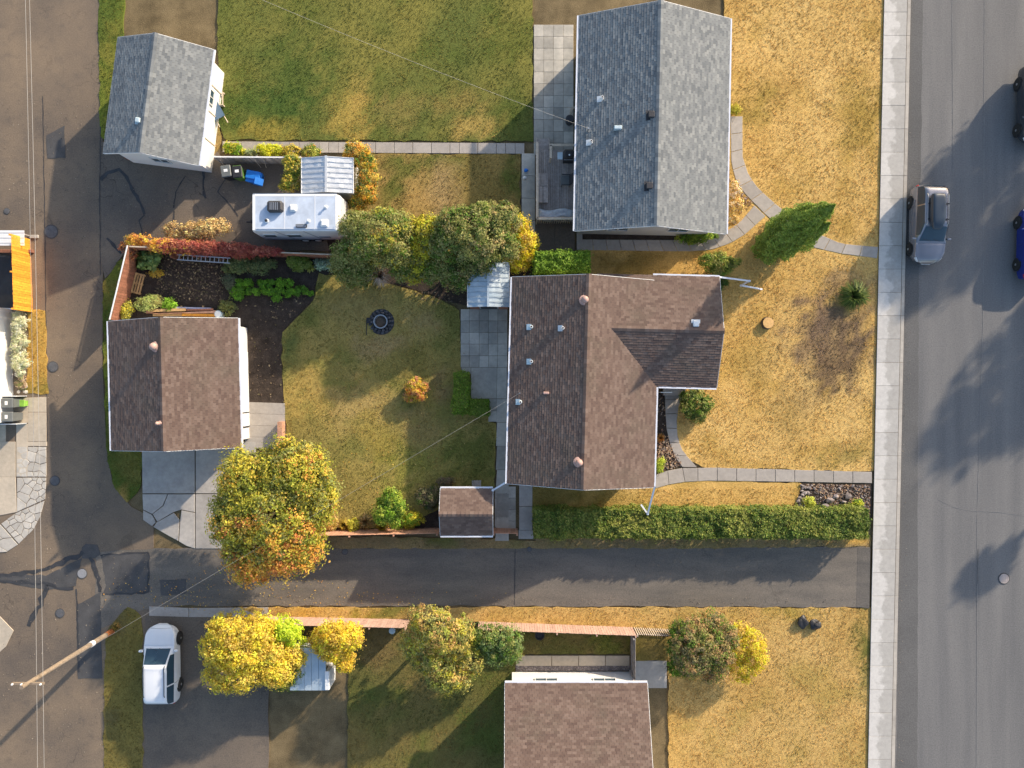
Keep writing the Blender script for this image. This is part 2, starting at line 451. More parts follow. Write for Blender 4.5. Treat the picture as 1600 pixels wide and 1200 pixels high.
for i, (c, w, par, z) in enumerate([
    ([(0,900),(40,896),(70,890),(112,873),(130,862)], .28, lane, .02), ([(0,908),(35,910),(68,912),(90,918),(115,919)], .22, lane, .02),
    ([(70,912),(72,925),(60,950),(45,978)], .3, lane, .02), ([(140,870),(152,892),(156,925)], .22, lane, .02), ([(157,868),(200,865),(232,863)], .12, lane, .02),
    ([(232,863),(232,925),(205,928),(160,928)], .14, lane, .02), ([(120,920),(121,960),(123,1050)], .1, lane, .02),
    ([(158,165),(156,300),(157,430)], .05, lane, .02),
    ([(156,282),(170,270),(185,264),(198,278),(206,294),(214,306),(220,318),(226,335)], .2, drv, .02), ([(226,335),(218,345),(224,372)], .08, drv, .02),
    ([(318,262),(317,290),(322,310)], .16, drv, .02), ([(272,325),(275,300),(290,275)], .08, drv, .02), ([(270,360),(272,330)], .1, drv, .02),
    ([(168,372),(182,388),(190,396)], .2, drv, .02), ([(352,280),(340,300),(360,320),(372,338)], .07, drv, .02),
    ([(67,150),(70,340),(73,600),(74,690)], .05, lane, .012),
    ([(1528,858),(1527,912)], .03, street, .012),
    ([(805,858),(804,945)], .04, side, .022), ([(1342,862),(1340,944)], .03, side, .022),
    ]):
    strip('tar_seam', c, w, z, MT['tar'], par, 60+i)
MT['seam'] = M('asphalt_seam', (.20,.195,.19), .9, .2, 3, 40, .2)
# tyre-darkened gutter strip along the kerb and a paving seam
MT['gutter_asphalt'] = asphalt('gutter_asphalt', (.10,.098,.096), (.13,.126,.122), (.095,.093,.09), 0)
sheet('street_edge', [(1417,-600),(1451,-600),(1435,500),(1434,800),(1433,1600),(1398,1600),(1404,900),(1410,600)], .006, MT['gutter_asphalt'], .03, 5, parent=street)
strip('paving_seam', [(1540,-300),(1536,500),(1527,800),(1525,1500)], .03, .012, MT['seam'], street, 99, .1)
strip('paving_seam', [(1487,-300),(1489,280)], .03, .012, MT['seam'], street, 98, .1)
strip('sealed_crack', [(1465,780),(1490,792),(1515,798),(1560,800),(1600,806)], .022, .012, MT['seam'], street, 97)

# ---- slabs
def slab(parent, pts_px, z0, z1, mat, name='slab', gap=.012, world=False):
    if name == 'paver': gap = .007
    pts = pts_px if world else [G(*p) for p in pts_px]
    n = len(pts); cx = sum(p[0] for p in pts)/n; cy = sum(p[1] for p in pts)/n
    sh = []
    for p in pts:
        d = Vector((cx-p[0], cy-p[1])); l = d.length
        sh.append((p[0]+d.x/l*gap*1.4, p[1]+d.y/l*gap*1.4))
    dz = rnd.uniform(-.004,.004)
    return MB().prism(sh, z0, z1+dz, .012).build(name, mat, parent)
def struct_empty(name, loc=(0,0,0), kind='structure'):
    o = bpy.data.objects.new(name, None); C.objects.link(o); o.location = loc
    WM[o.name] = Matrix.Translation(Vector(loc)); return tag(o, kind=kind)
def lerp2(a, b, t): return (a[0]+(b[0]-a[0])*t, a[1]+(b[1]-a[1])*t)
def poly_at(pl, t):
    """point at fraction t of a polyline's length"""
    L = [math.dist(a,b) for a,b in zip(pl[:-1],pl[1:])]; s = t*sum(L)
    for (a,b),l in zip(zip(pl[:-1],pl[1:]),L):
        if s <= l+1e-9: return lerp2(a,b,s/l)
        s -= l
    return pl[-1]
def slab_run(parent, left, right, n, z0, z1, mat, name='slab', ts=None):
    ts = ts or [i/n for i in range(n+1)]
    for a, b in zip(ts[:-1], ts[1:]):
        pts = [poly_at(left,a), poly_at(left,(a+b)/2), poly_at(left,b), poly_at(right,b), poly_at(right,(a+b)/2), poly_at(right,a)]
        slab(parent, pts, z0, z1, mat, name)

SW = 1377-150*-19/900   # left edge of the walk at y = 0
def wl_(y): return 1377-(y-150)*19.0/900
walk = struct_empty('sidewalk'); MB().prism([G(wl_(-400),-400),G(wl_(-400)+41,-400),G(wl_(1500)+41,1500),G(wl_(1500),1500)], -.05, .085).build('walk_bed', MT['ground'], walk)
kerb = struct_empty('kerb')
y = 166-36.4*9; k = 0
while y < 1270:
    y1 = y+36.4
    slab(walk, [(wl_(y),y),(wl_(y)+36,y),(wl_(y1)+36,y1),(wl_(y1),y1)], .05, .12, MT['walk'], gap=.008)
    if k%2 == 0:
        y2 = y+72.8
        lowk = .05 if 850 < y < 930 else .115
        slab(kerb, [(wl_(y)+36.5,y),(wl_(y)+41.5,y),(wl_(y2)+41.5,y2),(wl_(y2)+36.5,y2)], -.05, .115, MT['kerb'], 'kerb_stone', gap=.006)
    y = y1; k += 1
# ramp where the side lane meets the walk
a, b, c, d = G(1340,856), G(1358.5,855), G(1357,950), G(1338,948)
MB().add([(a[0],a[1],.016),(b[0],b[1],.11),(c[0],c[1],.11),(d[0],d[1],.016),(a[0],a[1],-.05),(b[0],b[1],-.05),(c[0],c[1],-.05),(d[0],d[1],-.05)],
         [(3,2,1,0),(0,1,5,4),(1,2,6,5),(2,3,7,6),(3,0,4,7)]).build('lane_ramp', MT['sidelane'], side)

# front path of the brown house
fp = struct_empty('front_path')
slab_run(fp, [(1362,737),(1110,730),(1090,731)], [(1362,755),(1110,751),(1090,752)], 9, -.03, .06, MT['path'])
slab(fp, [(1090,731),(1066,731),(1070,753),(1090,752)], -.03,.06,MT['path']); slab(fp, [(1066,731),(1043,735),(1045,757),(1070,753)], -.03,.06,MT['path'])
slab(fp, [(1043,735),(1024,742),(1024,763),(1045,757)], -.03,.06,MT['path'])
slab_run(fp, [(1038,602),(1039,640),(1041,670),(1046,692),(1055,715),(1066,730)], [(1075,602),(1060,635),(1057,660),(1059,685),(1067,705),(1089,730)], 6, -.03, .06, MT['path'])
# path and front walk of the grey house
gp = struct_empty('curved_path')
slab_run(gp, [(1141,182),(1142,255),(1150,285),(1165,305),(1200,340),(1225,360),(1262,385),(1310,396),(1370,404)],
             [(1160,182),(1160,245),(1170,275),(1185,295),(1215,322),(1240,340),(1270,362),(1315,381),(1372,386)], 13, -.03, .06, MT['path'])
slab_run(gp, [(1178,321),(1155,348),(1130,364),(1105,372),(1080,375),(1045,375),(905,374)], [(1196,338),(1165,366),(1140,381),(1110,391),(1080,393),(1045,393),(905,391)], 14, -.03, .06, MT['path'])
slab(gp, [(901,362),(910,362),(910,391),(901,391)], -.03, .055, MT['path'])
# walk across the neighbour's yard
np_ = struct_empty('yard_path')
xs = [348]
while xs[-1] < 810: xs.append(xs[-1]+rnd.choice([14.5,15,16,29,15]))
for a, b in zip(xs[:-1], xs[1:]):
    f = lambda x: 221+(x-348)*.006
    slab(np_, [(a,f(a)),(b,f(b)),(b,f(b)+17),(a,f(a)+17)], -.03, .045, MT['path'])
ga = struct_empty('house_patio')
for i in range(4):
    for j in range(-6, 5):
        x0, y0 = 834+i*15.5, 150+j*18.5
        slab(ga, [(x0,y0),(x0+15.5,y0),(x0+15.5,y0+18.5),(x0,y0+18.5)], -.03, .05, MT['paver'], 'paver')
for j in range(4): slab(ga, [(815,240+j*35),(836,240+j*35),(836,275+j*35),(815,275+j*35)], -.03, .05, MT['paver'], 'paver')
for j in range(2): slab(ga, [(836+j*31,346),(867+j*31,346),(867+j*31,392),(836+j*31,392)], -.03, .04, MT['drive'], 'paver')
# patio behind the brown house
pt = struct_empty('back_patio')
for i in range(5):
    for j in range(5):
        x0 = 720+(0, 13.5, 29, 43.5, 58)[i]; x1 = 720+(13.5, 29, 43.5, 58, 73)[i]; y0, y1 = 483+j*18.2, 483+(j+1)*18.2
        slab(pt, [(x0,y0),(x1,y0),(x1-.3,y1),(x0-.3,y1)], -.03, .05, MT['paver'], 'paver')
slab(pt, [(721,574),(736,574),(736,584),(721,584)], -.03,.05,MT['paver'],'paver')
slab(pt, [(736,574),(777,574),(776,623),(736,623)], -.03,.05,MT['paver'],'paver'); slab(pt, [(777,574),(792,574),(792,623),(776,623)], -.03,.05,MT['paver'],'paver')
slab(pt, [(763,623),(777,623),(776,642),(763,642)], -.03,.05,MT['paver'],'paver'); slab(pt, [(763,642),(776,642),(776,659),(763,659)], -.03,.05,MT['paver'],'paver')
for j in range(6):
    y0, y1 = 623+j*37, 660+j*37
    slab(pt, [(776.5,y0),(795,y0),(795,y1),(775.5-j*.4,y1)], -.03, .05, MT['paver'], 'paver')
sp = struct_empty('side_path')
for j in range(4):
    slab(sp, [(773,764+j*15),(791,764+j*15),(791,779+j*15),(773,779+j*15)], -.03,.045,MT['paver'],'paver')
    slab(sp, [(792,760+j*18),(806,760+j*18),(806,778+j*18),(792,778+j*18)], -.03,.045,MT['paver'],'paver')
slab(sp, [(811,757),(832,757),(832,791),(811,791)], -.03,.06,MT['apron']); slab(sp, [(811,791),(832,791),(832,828),(811,828)], -.03,.06,MT['apron']); slab(sp, [(810,828),(834,828),(834,842),(810,842)], -.03,.05,MT['apron'])
slab(sp, [(737,750),(752,750),(752,764),(737,764)], -.03,.04,MT['path'])
# garage apron
ap = struct_empty('garage_apron')
slab(ap, [(222,700),(305,700),(305,771),(223,771)], -.03,.05,MT['apron']); slab(ap, [(306,690),(400,690),(400,771),(306,771)], -.03,.05,MT['apron'])
for pl in ([(223,772),(262,772),(255,790),(238,803),(224,796)], [(224,797),(238,804),(244,816),(238,822),(224,812)], [(263,772),(305,772),(305,800),(284,796),(272,800),(246,815),(239,803),(256,790)],
           [(245,816),(272,801),(281,812),(279,845),(262,836),(240,823)], [(284,797),(305,801),(305,857),(292,853),(280,846),(282,812)], [(306,772),(400,772),(400,857),(306,857)]):
    slab(ap, pl, -.03, .05+rnd.uniform(-.006,.004), MT['apron'], gap=.008)
for j in range(4):
    slab(ap, [(383,628+j*18),(446,630+j*18),(446,648+j*18),(383,646+j*18)], -.03,.05,MT['path'])
# south neighbour's walk and gravel
sw = struct_empty('south_walk')
for a,b in ((806,862),(862,904),(904,946),(946,984)): slab(sw, [(a,1024),(b,1024),(b,1040),(a,1040)], -.03,.05,MT['pad'])
slab(sw, [(990,1032),(1042,1032),(1042,1075),(990,1075)], -.03,.04,MT['apron'])
slab(sw, [(233,947),(295,950),(295,964),(233,962)], -.03,.03,MT['path']); slab(sw, [(295,950),(420,949),(420,964),(295,964)], -.03,.03,MT['path'])
sheet('parking_pad', [(228,962),(420,964),(420,1400),(225,1400)], .012, MT['drive'], .05, 9)

# concrete pad and crazed slab border of the house across the lane
pad = struct_empty('concrete_pad')
for pl in ([(-200,690),(25,690),(25,745),(-200,745)], [(26,662),(44,662),(44,745),(26,745)], [(44,621),(73,620),(73,644),(44,644)], [(44,644),(73,644),(73,690),(44,690)],
           [(-200,620),(10,620),(10,690),(-200,690)], [(44,690),(74,690),(74,697),(26,697)], [(-200,745),(25,745),(27,800),(-200,845)], [(10,621),(44,621),(44,661),(10,661)],
           [(-200,990),(-200,962),(0,962),(22,985),(10,1010),(-200,1200)]):
    slab(pad, pl, -.03,.04,MT['pad'])
def clip_half(poly, m, n):
    out = []
    for i in range(len(poly)):
        a, b = poly[i], poly[(i+1)%len(poly)]
        da = (a[0]-m[0])*n[0]+(a[1]-m[1])*n[1]; db = (b[0]-m[0])*n[0]+(b[1]-m[1])*n[1]
        if da <= 0: out.append(a)
        if da*db < 0: out.append(lerp2(a,b,da/(da-db)))
    return out
def crazed(parent, regions, nper, seed, z0, z1, mat, name='stone'):
    r = random.Random(seed)
    for reg, n in zip(regions, nper):
        xs = [p[0] for p in reg]; ys = [p[1] for p in reg]
        pts = []
        while len(pts) < n:
            p = (r.uniform(min(xs),max(xs)), r.uniform(min(ys),max(ys)))
            if inside(np.array([p]), reg)[0] and all(math.dist(p,q) > 6 for q in pts): pts.append(p)
            elif r.random() < .02: n -= 1
        for p in pts:
            cell = list(reg)
            for q in pts:
                if q is p: continue
                cell = clip_half(cell, ((p[0]+q[0])/2,(p[1]+q[1])/2), (q[0]-p[0], q[1]-p[1]))
                if len(cell) < 3: break
            if len(cell) >= 3: slab(parent, cell, z0, z1, mat, name, gap=.018)
crazed(pad, [[(27,698),(73,698),(73,745),(27,745)], [(27,746),(73,746),(71,780),(27,800)], [(26,801),(70,782),(64,806),(52,828),(30,850),(2,818)], [(1,819),(29,851),(12,862),(-40,866),(-60,835)]],
       [22, 16, 22, 14], 5, -.03, .045, MT['stoneslab'])

# ---- planting soil
sheet('garden_bed', [(200,392),(300,396),(525,404),(520,430),(497,430),(490,468),(470,488),(447,512),(441,540),(443,600),(447,630),(385,630),(300,560),(180,505)], .012, MT['soil'], .08, 11)
sheet('shrub_bed', [(505,330),(640,330),(835,310),(835,400),(925,395),(928,432),(798,432),(795,484),(730,480),(690,466),(650,452),(600,445),(520,432)], .008, MT['soil'], .1, 12)
sheet('foundation_bed', [(1020,612),(1038,612),(1041,670),(1049,700),(1066,728),(1042,734),(1020,742)], .016, MT['soil'], .03, 13)
sheet('foundation_bed', [(905,358),(1060,358),(1060,376),(905,376)], .016, MT['soil'], .03, 14)
sheet('foundation_bed', [(1132,250),(1142,255),(1150,285),(1178,318),(1155,346),(1132,362)], .016, MT['soil'], .03, 15)
sheet('fence_bed', [(480,800),(690,752),(690,832),(480,832)], .014, MT['soil'], .08, 16)
sheet('rock_bed', [(1251,755),(1363,757),(1362,808),(1242,803)], .03, MT['soil'], .03, 17)
sheet('gravel_strip', [(806,1040),(985,1040),(985,1048),(806,1048)], .02, MT['rock'], .02, 18)

# ---- lawns: turf sheets with blades of grass standing in them
GOLD=(.53,.335,.105); GOLD2=(.63,.42,.15); OLIVE=(.20,.165,.042); GREEN=(.085,.115,.022); DKGREEN=(.045,.075,.018); TAN=(.36,.25,.115); BROWN=(.16,.105,.06); YGREEN=(.28,.22,.045); LIME=(.17,.2,.03)
def lerp(a, b, t): return a+(b-a)*t
def turf_col(X, Y, pal, spots, seed):
    c0, c1, c2 = [np.array(c) for c in pal]
    t = np.clip((fbm(X*.33, Y*.33, seed)-.32)/.36, 0, 1)[:,None]
    col = c0*(1-t)+c1*t
    t2 = np.clip((fbm(X*.75+9, Y*.75+4, seed+5)-.52)/.2, 0, 1)[:,None]*.65
    col = col*(1-t2)+c2*t2
    wx = (fbm(X*.9, Y*.9, seed+21)-.5)*2.2; wy = (fbm(X*.9+40, Y*.9, seed+22)-.5)*2.2
    wob = fbm(X*2.4, Y*2.4, seed+9)
    for (px, py, rx, ry, c, s) in spots:
        cx, cy = G(px, py)
        d = np.sqrt(((X+wx-cx)/(rx/PPM))**2+((Y+wy-cy)/(ry/PPM))**2)
        w = np.clip(1.35-d+(wob-.5)*2.0, 0, 1)[:,None]; w = w*w*(3-2*w)*s
        col = col*(1-w)+np.array(c)*w
    return col
NT = [0]
def lawn(name, poly_px, pal, spots=(), seed=1, z=.03, holes=(), dens=70, hgt=.07, edge=.07, blades=True, view=(-260,1500)):
    pts = jag([G(*p) for p in poly_px], .4, edge, seed)
    bm = bmesh.new()
    bm.faces.new([bm.verts.new((p[0],p[1],z)) for p in pts]); bm.normal_update()
    xs = [p[0] for p in pts]; ys = [p[1] for p in pts]
    st = .45
    for axis, lo, hi in ((0,min(xs),max(xs)), (1,min(ys),max(ys))):
        c = math.floor(lo/st)*st+st+.013
        while c < hi:
            no = (1,0,0) if axis == 0 else (0,1,0); co = (c,0,0) if axis == 0 else (0,c,0)
            bmesh.ops.bisect_plane(bm, geom=bm.verts[:]+bm.edges[:]+bm.faces[:], plane_co=co, plane_no=no)
            c += st
    ed = [e for e in bm.edges if e.is_boundary]
    r = bmesh.ops.extrude_edge_only(bm, edges=ed)
    for v in r['geom']:
        if isinstance(v, bmesh.types.BMVert): v.co.z = z-.08
    bmesh.ops.triangulate(bm, faces=[f for f in bm.faces if len(f.verts) > 4])
    for v in bm.verts:
        if v.co.z > z-.01: v.co.z += .02*math.sin(v.co.x*2.1)*math.cos(v.co.y*1.7)*.5
    bmesh.ops.recalc_face_normals(bm, faces=bm.faces[:])
    me = bpy.data.meshes.new(name); bm.to_mesh(me); bm.free()
    up = sum(p.normal.z*p.area for p in me.polygons)
    if up < 0: me.flip_normals()
    n = len(me.vertices); co = np.empty(n*3, np.float32); me.vertices.foreach_get('co', co); co = co.reshape(-1,3)
    col = turf_col(co[:,0], co[:,1], pal, spots, seed)
    a = me.attributes.new('Col','FLOAT_COLOR','POINT'); c4 = np.ones((n,4),np.float32); c4[:,:3] = col; a.data.foreach_set('color', c4.ravel())
    me.materials.append(MT['turf'])
    o = link(name, me); tag(o, kind='structure')
    if not blades: return o
    rs = np.random.RandomState(seed+100)
    x0, x1, y0, y1 = min(xs), max(xs), max(min(ys),G(0,1250)[1]), min(max(ys),G(0,-50)[1])
    N = int((x1-x0)*(y1-y0)*dens)
    q = np.stack([rs.uniform(x0,x1,N), rs.uniform(y0,y1,N)],1)
    keep = inside(q, pts)
    for h in holes: keep &= ~inside(q, [G(*p) for p in h])
    q = q[keep]; N = len(q)
    if N < 5: return o
    cl = turf_col(q[:,0], q[:,1], pal, spots, seed)
    B = 3
    q = np.repeat(q, B, 0)+rs.normal(0,.025,(N*B,2)); cl = np.repeat(cl, B, 0)*rs.uniform(.84,1.2,(N*B,1))*(1+rs.normal(0,.05,(N*B,3)))
    th = rs.uniform(0,2*PI,N*B); hh = hgt*rs.uniform(.5,1.3,N*B); ln = hgt*rs.uniform(.3,1.1,N*B); ww = rs.uniform(.010,.024,N*B)
    dx, dy = np.cos(th), np.sin(th)
    base = np.c_[q, np.full(N*B, z-.01)]
    a0 = base+np.c_[-dy*ww, dx*ww, np.zeros(N*B)]; a1 = base+np.c_[dy*ww, -dx*ww, np.zeros(N*B)]
    tp = base+np.c_[dx*ln, dy*ln, hh]
    V = np.stack([a0,a1,tp],1).reshape(-1,3); F = np.arange(len(V)).reshape(-1,3)
    g = link('grass', np_mesh('grass', V, F, MT['grass'], np.repeat(np.clip(cl,0,1),3,0)), o); tag(g, kind='stuff')
    NT[0] += len(F)
    return o
path_holes = [[(1138,180),(1162,180),(1162,245),(1172,275),(1187,295),(1215,320),(1270,360),(1315,379),(1374,384),(1374,406),(1310,398),(1262,387),(1200,342),(1165,366),(1140,383),(1110,393),(900,393),(900,372),(1080,373),(1130,362),(1176,320),(1150,287),(1140,255)],
              [(1362,735),(1362,757),(1020,765),(1020,742),(1042,733),(1064,730),(1044,692),(1039,670),(1036,600),(1077,600),(1062,635),(1059,660),(1061,685),(1069,705),(1091,729)]]
house_hole = [(800,440),(1025,440),(1025,432),(1122,438),(1112,600),(1036,600),(1020,752),(800,752)]
ghouse_hole = [(905,-50),(1130,-50),(1130,365),(905,370)]
lawn('lawn', [(1132,-500),(1383.5,-500),(1381.5,150),(1376.5,386),(1368.5,737),(1100,730),(1075,716),(1062,700),(1056,660),(1058,600),(1058,440),(925,440),(905,430),(905,385),(1100,385),(1130,370),(1132,250)],
     (GOLD, GOLD2, (.40,.25,.06)),
     [(1300,535,72,78,(.27,.185,.105),.75),(1290,500,45,40,(.12,.085,.06),.85),(1335,540,30,34,(.13,.09,.06),.85),(1310,560,30,30,BROWN,.8),(1275,470,30,30,(.28,.18,.1),.6),(1330,445,45,30,(.27,.18,.09),.7),(1290,590,34,30,BROWN,.75),(1265,540,24,30,(.15,.10,.07),.7),(1250,625,25,20,(.25,.17,.08),.5),(1330,585,20,20,BROWN,.5),
      (1345,180,40,60,(.30,.2,.04),.7),(1180,165,40,30,(.27,.19,.04),.7),(1330,715,60,14,OLIVE,.6),(980,412,60,20,(.22,.15,.04),.7),(1230,655,30,40,(.33,.22,.07),.5),(1180,560,40,30,(.36,.24,.07),.5)],
     21, .035, path_holes+[house_hole, ghouse_hole], 80)
lawn('lawn', [(832,753),(1024,757),(1090,751),(1251,754),(1243,803),(832,803)], (GOLD, GOLD2, (.38,.25,.06)), [(860,780,60,40,OLIVE,.8),(950,780,60,20,(.28,.2,.05),.7)], 22, .03, [path_holes[1]], 80)
lawn('lawn', [(497,428),(560,432),(640,452),(690,468),(719,484),(720,580),(735,585),(735,622),(762,625),(763,659),(776,660),(772,762),(700,760),(690,790),(640,822),(530,826),(447,720),(446,630),(443,600),(440,560),(443,520),(470,490),(490,470)],
     ((.245,.20,.058), (.36,.275,.085), (.165,.17,.042)),
     [(470,500,30,40,GREEN,.5),(446,560,14,50,(.10,.13,.04),.8),(700,520,25,60,GREEN,.55),(545,560,28,18,GREEN,.5),(640,560,30,20,OLIVE,.6),(480,620,40,40,(.44,.30,.085),.7),(560,640,50,40,(.46,.31,.12),.6),(590,680,26,40,YGREEN,.7),(640,730,40,40,LIME,.55),(740,720,40,50,GREEN,.75),(560,480,50,30,(.30,.225,.085),.6),(595,535,40,18,TAN,.7),(660,500,25,25,TAN,.5),(690,610,14,25,(.23,.15,.08),.6),(497,445,14,25,GREEN,.6),(560,770,40,40,OLIVE,.6),(660,670,30,40,(.26,.19,.08),.6)],  # the warm yellow spot by the bed edge paints sunlight into the turf
     23, .03, [[(572,482),(620,482),(620,522),(572,522)],[(706,580),(768,580),(768,652),(706,652)]], 85)
lawn('lawn', [(343,-520),(833,-520),(832,221),(600,220),(350,218),(340,190)], ((.12,.137,.034), (.205,.185,.045), GREEN),
     [(410,170,90,34,(.06,.10,.022),.9),(470,120,60,60,(.06,.10,.022),.7),(550,185,30,40,(.42,.29,.07),.7),(560,160,14,40,(.40,.27,.07),.7),(740,195,50,22,(.42,.29,.085),.8),(620,180,30,30,(.26,.2,.06),.7),(800,180,20,40,GREEN,.6),(420,205,60,14,YGREEN,.8),(720,160,50,20,(.28,.2,.06),.6)], 24, .03, [], 70)
lawn('lawn', [(545,240),(813,241),(813,400),(700,400),(540,400)], ((.23,.17,.052),(.33,.225,.075),(.17,.14,.04)), [(660,255,60,16,GREEN,.8),(613,290,10,40,GREEN,.85),(690,300,30,40,TAN,.7),(800,280,14,40,GREEN,.8),(650,320,20,30,(.42,.27,.09),.7)], 25, .03, [], 70)
lawn('lawn', [(470,838),(690,840),(808,842),(808,846),(836,846),(836,840),(1361,838),(1361,854),(1000,857),(470,857)], ((.22,.165,.085),(.30,.215,.10),(.2,.17,.06)), [(1340,848,30,10,(.55,.33,.08),.9),(660,840,50,8,GREEN,.7),(1000,842,50,6,OLIVE,.6)], 26, .022, [], 90, .05, .06)
lawn('lawn', [(372,949),(700,949),(1000,949),(1361,950),(1362,1500),(1044,1500),(1044,990),(985,985),(750,972),(640,968),(420,968)], ((.45,.285,.09),(.53,.35,.125),(.34,.245,.065)),
     [(600,955,40,12,GREEN,.8),(1348,1010,14,70,GREEN,.8),(560,955,30,12,(.30,.24,.04),.8),(480,955,50,10,(.56,.33,.06),.6),(1240,960,50,12,(.34,.25,.05),.7),(430,958,30,10,(.36,.22,.08),.7)], 27, .03, [], 80)
lawn('lawn', [(545,975),(640,972),(760,978),(985,990),(985,1022),(806,1022),(804,1048),(800,1500),(540,1500)], ((.12,.115,.035),(.2,.15,.05),GREEN), [(600,1010,40,40,(.2,.14,.06),.7),(660,1030,40,30,DKGREEN,.6),(950,1005,30,14,LIME,.6),(840,1000,40,14,(.2,.15,.05),.7)], 28, .028, [], 70)
lawn('lawn', [(990,994),(1044,994),(1044,1032),(990,1032)], (OLIVE, (.26,.19,.06), GREEN), [], 34, .026, [], 70)
lawn('lawn', [(161,440),(185,410),(215,392),(205,440),(195,505),(206,560),(206,702),(222,706),(221,760),(200,786),(180,765),(168,720),(163,600)], (LIME, GREEN, OLIVE), [(165,445,10,12,(.5,.3,.06),.8),(195,730,14,30,OLIVE,.6),(200,775,8,8,(.45,.27,.08),.8)], 29, .024, [], 90)
lawn('lawn', [(165,990),(180,970),(198,948),(222,962),(224,1060),(222,1500),(158,1500)], ((.15,.125,.04), (.21,.165,.045), (.12,.1,.045)), [], 30, .028, [], 80)
lawn('lawn', [(44,484),(72,484),(75,616),(42,616)], ((.40,.25,.06), (.52,.32,.08), YGREEN), [(55,605,20,14,GREEN,.7)], 31, .024, [], 90)
lawn('lawn', [(152,-400),(205,-400),(190,150),(172,226),(156,215)], (LIME, GREEN, YGREEN), [], 32, .024, [], 70)
lawn('lawn', [(318,250),(335,150),(340,150),(346,225),(335,245)], ((.40,.27,.11), (.3,.2,.08), OLIVE), [], 33, .018, [], 60)
# far side of the street
lawn('lawn', [(1690,-900),(3400,-900),(3400,2000),(1670,2000)], (GOLD, OLIVE, YGREEN), [], 35, .03, [], 10, blades=False)
sheet('sidewalk', [(1646,-900),(1688,-900),(1668,2000),(1626,2000)], .11, MT['walk'])

# ---- fallen leaves
def litter(name, regions, cols, seed, size=.045, zz=.05):
    rs = np.random.RandomState(seed); VV = []; CC = []
    for poly, n in regions:
        pg = [G(*p) for p in poly]; xs = [p[0] for p in pg]; ys = [p[1] for p in pg]
        q = np.stack([rs.uniform(min(xs),max(xs),n*2), rs.uniform(min(ys),max(ys),n*2)],1); q = q[inside(q,pg)][:n]
        for x, y in q:
            th = rs.uniform(0,2*PI); s = size*rs.uniform(.6,1.5); c = np.array(cols[rs.randint(len(cols))])*rs.uniform(.7,1.25)
            tz = rs.uniform(-.02,.03,4)
            for i,(u,v) in enumerate(((1,0),(0,.6),(-1,0),(0,-.6))):
                VV.append((x+s*(u*math.cos(th)-v*math.sin(th)), y+s*(u*math.sin(th)+v*math.cos(th)), zz+tz[i])); CC.append(c)
    V = np.array(VV); F = np.arange(len(V)).reshape(-1,4)
    return link(name, np_mesh(name, V, F, MT['chip'], np.array(CC)))
o = litter('fallen_leaves', [([(330,855),(700,948),(700,975),(370,975),(240,945)], 330), ([(380,900),(800,915),(800,948),(380,948)], 50), ([(440,700),(620,700),(620,830),(440,830)], 260), ([(160,900),(330,900),(330,950),(160,950)], 120), ([(900,949),(1350,949),(1350,975),(900,975)], 120)],
           [(.62,.36,.04),(.55,.28,.05),(.45,.22,.07),(.65,.45,.1),(.4,.3,.08)], 3, .032)
tag(o, 'scattered yellow and brown fallen leaves on the lane and grass', 'leaves', kind='stuff')
o = litter('garden_debris', [([(255,400),(345,400),(350,470),(240,470)], 700), ([(345,405),(440,520),(440,620),(390,620),(390,500)], 130), ([(420,470),(480,460),(470,490),(430,510)], 60), ([(640,455),(720,455),(720,480),(660,470)], 60)],
           [(.17,.12,.075),(.13,.09,.06),(.32,.24,.14),(.11,.075,.055),(.10,.075,.055),(.12,.1,.05),(.15,.11,.08)], 4, .06, .04)
tag(o, 'dry stalks and plant scraps strewn over the dark garden soil', 'plant debris', kind='stuff')
o = litter('bark_mulch', [([(1021,680),(1044,680),(1066,728),(1042,734),(1021,738)], 420), ([(1021,612),(1037,612),(1041,680),(1021,680)], 60), ([(1252,756),(1359,758),(1358,806),(1300,806),(1280,770)], 700), ([(1133,255),(1150,290),(1176,318),(1134,355)], 200)],
           [(.34,.22,.13),(.24,.14,.09),(.42,.30,.2),(.15,.09,.07),(.3,.24,.2)], 5, .06, .05)
tag(o, 'brown bark chips in the beds beside the paths', 'mulch', kind='stuff')

o = litter('loose_grit', [([(0,160),(165,160),(165,860),(60,860),(75,690),(75,480),(0,360)], 1500), ([(160,225),(560,250),(420,390),(170,390)], 700), ([(0,860),(330,860),(330,960),(160,1000),(160,1190),(0,1190)], 1200), ([(330,930),(1350,935),(1350,950),(330,950)], 700), ([(1402,150),(1430,150),(1412,1190),(1400,1190)], 250)],
           [(.10,.085,.07),(.26,.21,.16),(.33,.28,.22),(.07,.06,.055),(.2,.16,.12)], 6, .022, .03)
tag(o, 'loose grit and small stones on the worn asphalt', 'grit', kind='stuff')
o = litter('lawn_leaves', [([(1060,400),(1365,410),(1362,730),(1090,725)], 160), ([(1160,-20),(1375,-20),(1370,370),(1200,310)], 120), ([(450,430),(715,490),(760,750),(540,820),(450,700)], 220)],
           [(.42,.25,.08),(.30,.17,.07),(.5,.36,.14),(.22,.15,.07)], 7, .035, .09)
tag(o, 'a few small dry leaves lying on the lawns', 'leaves', kind='stuff')
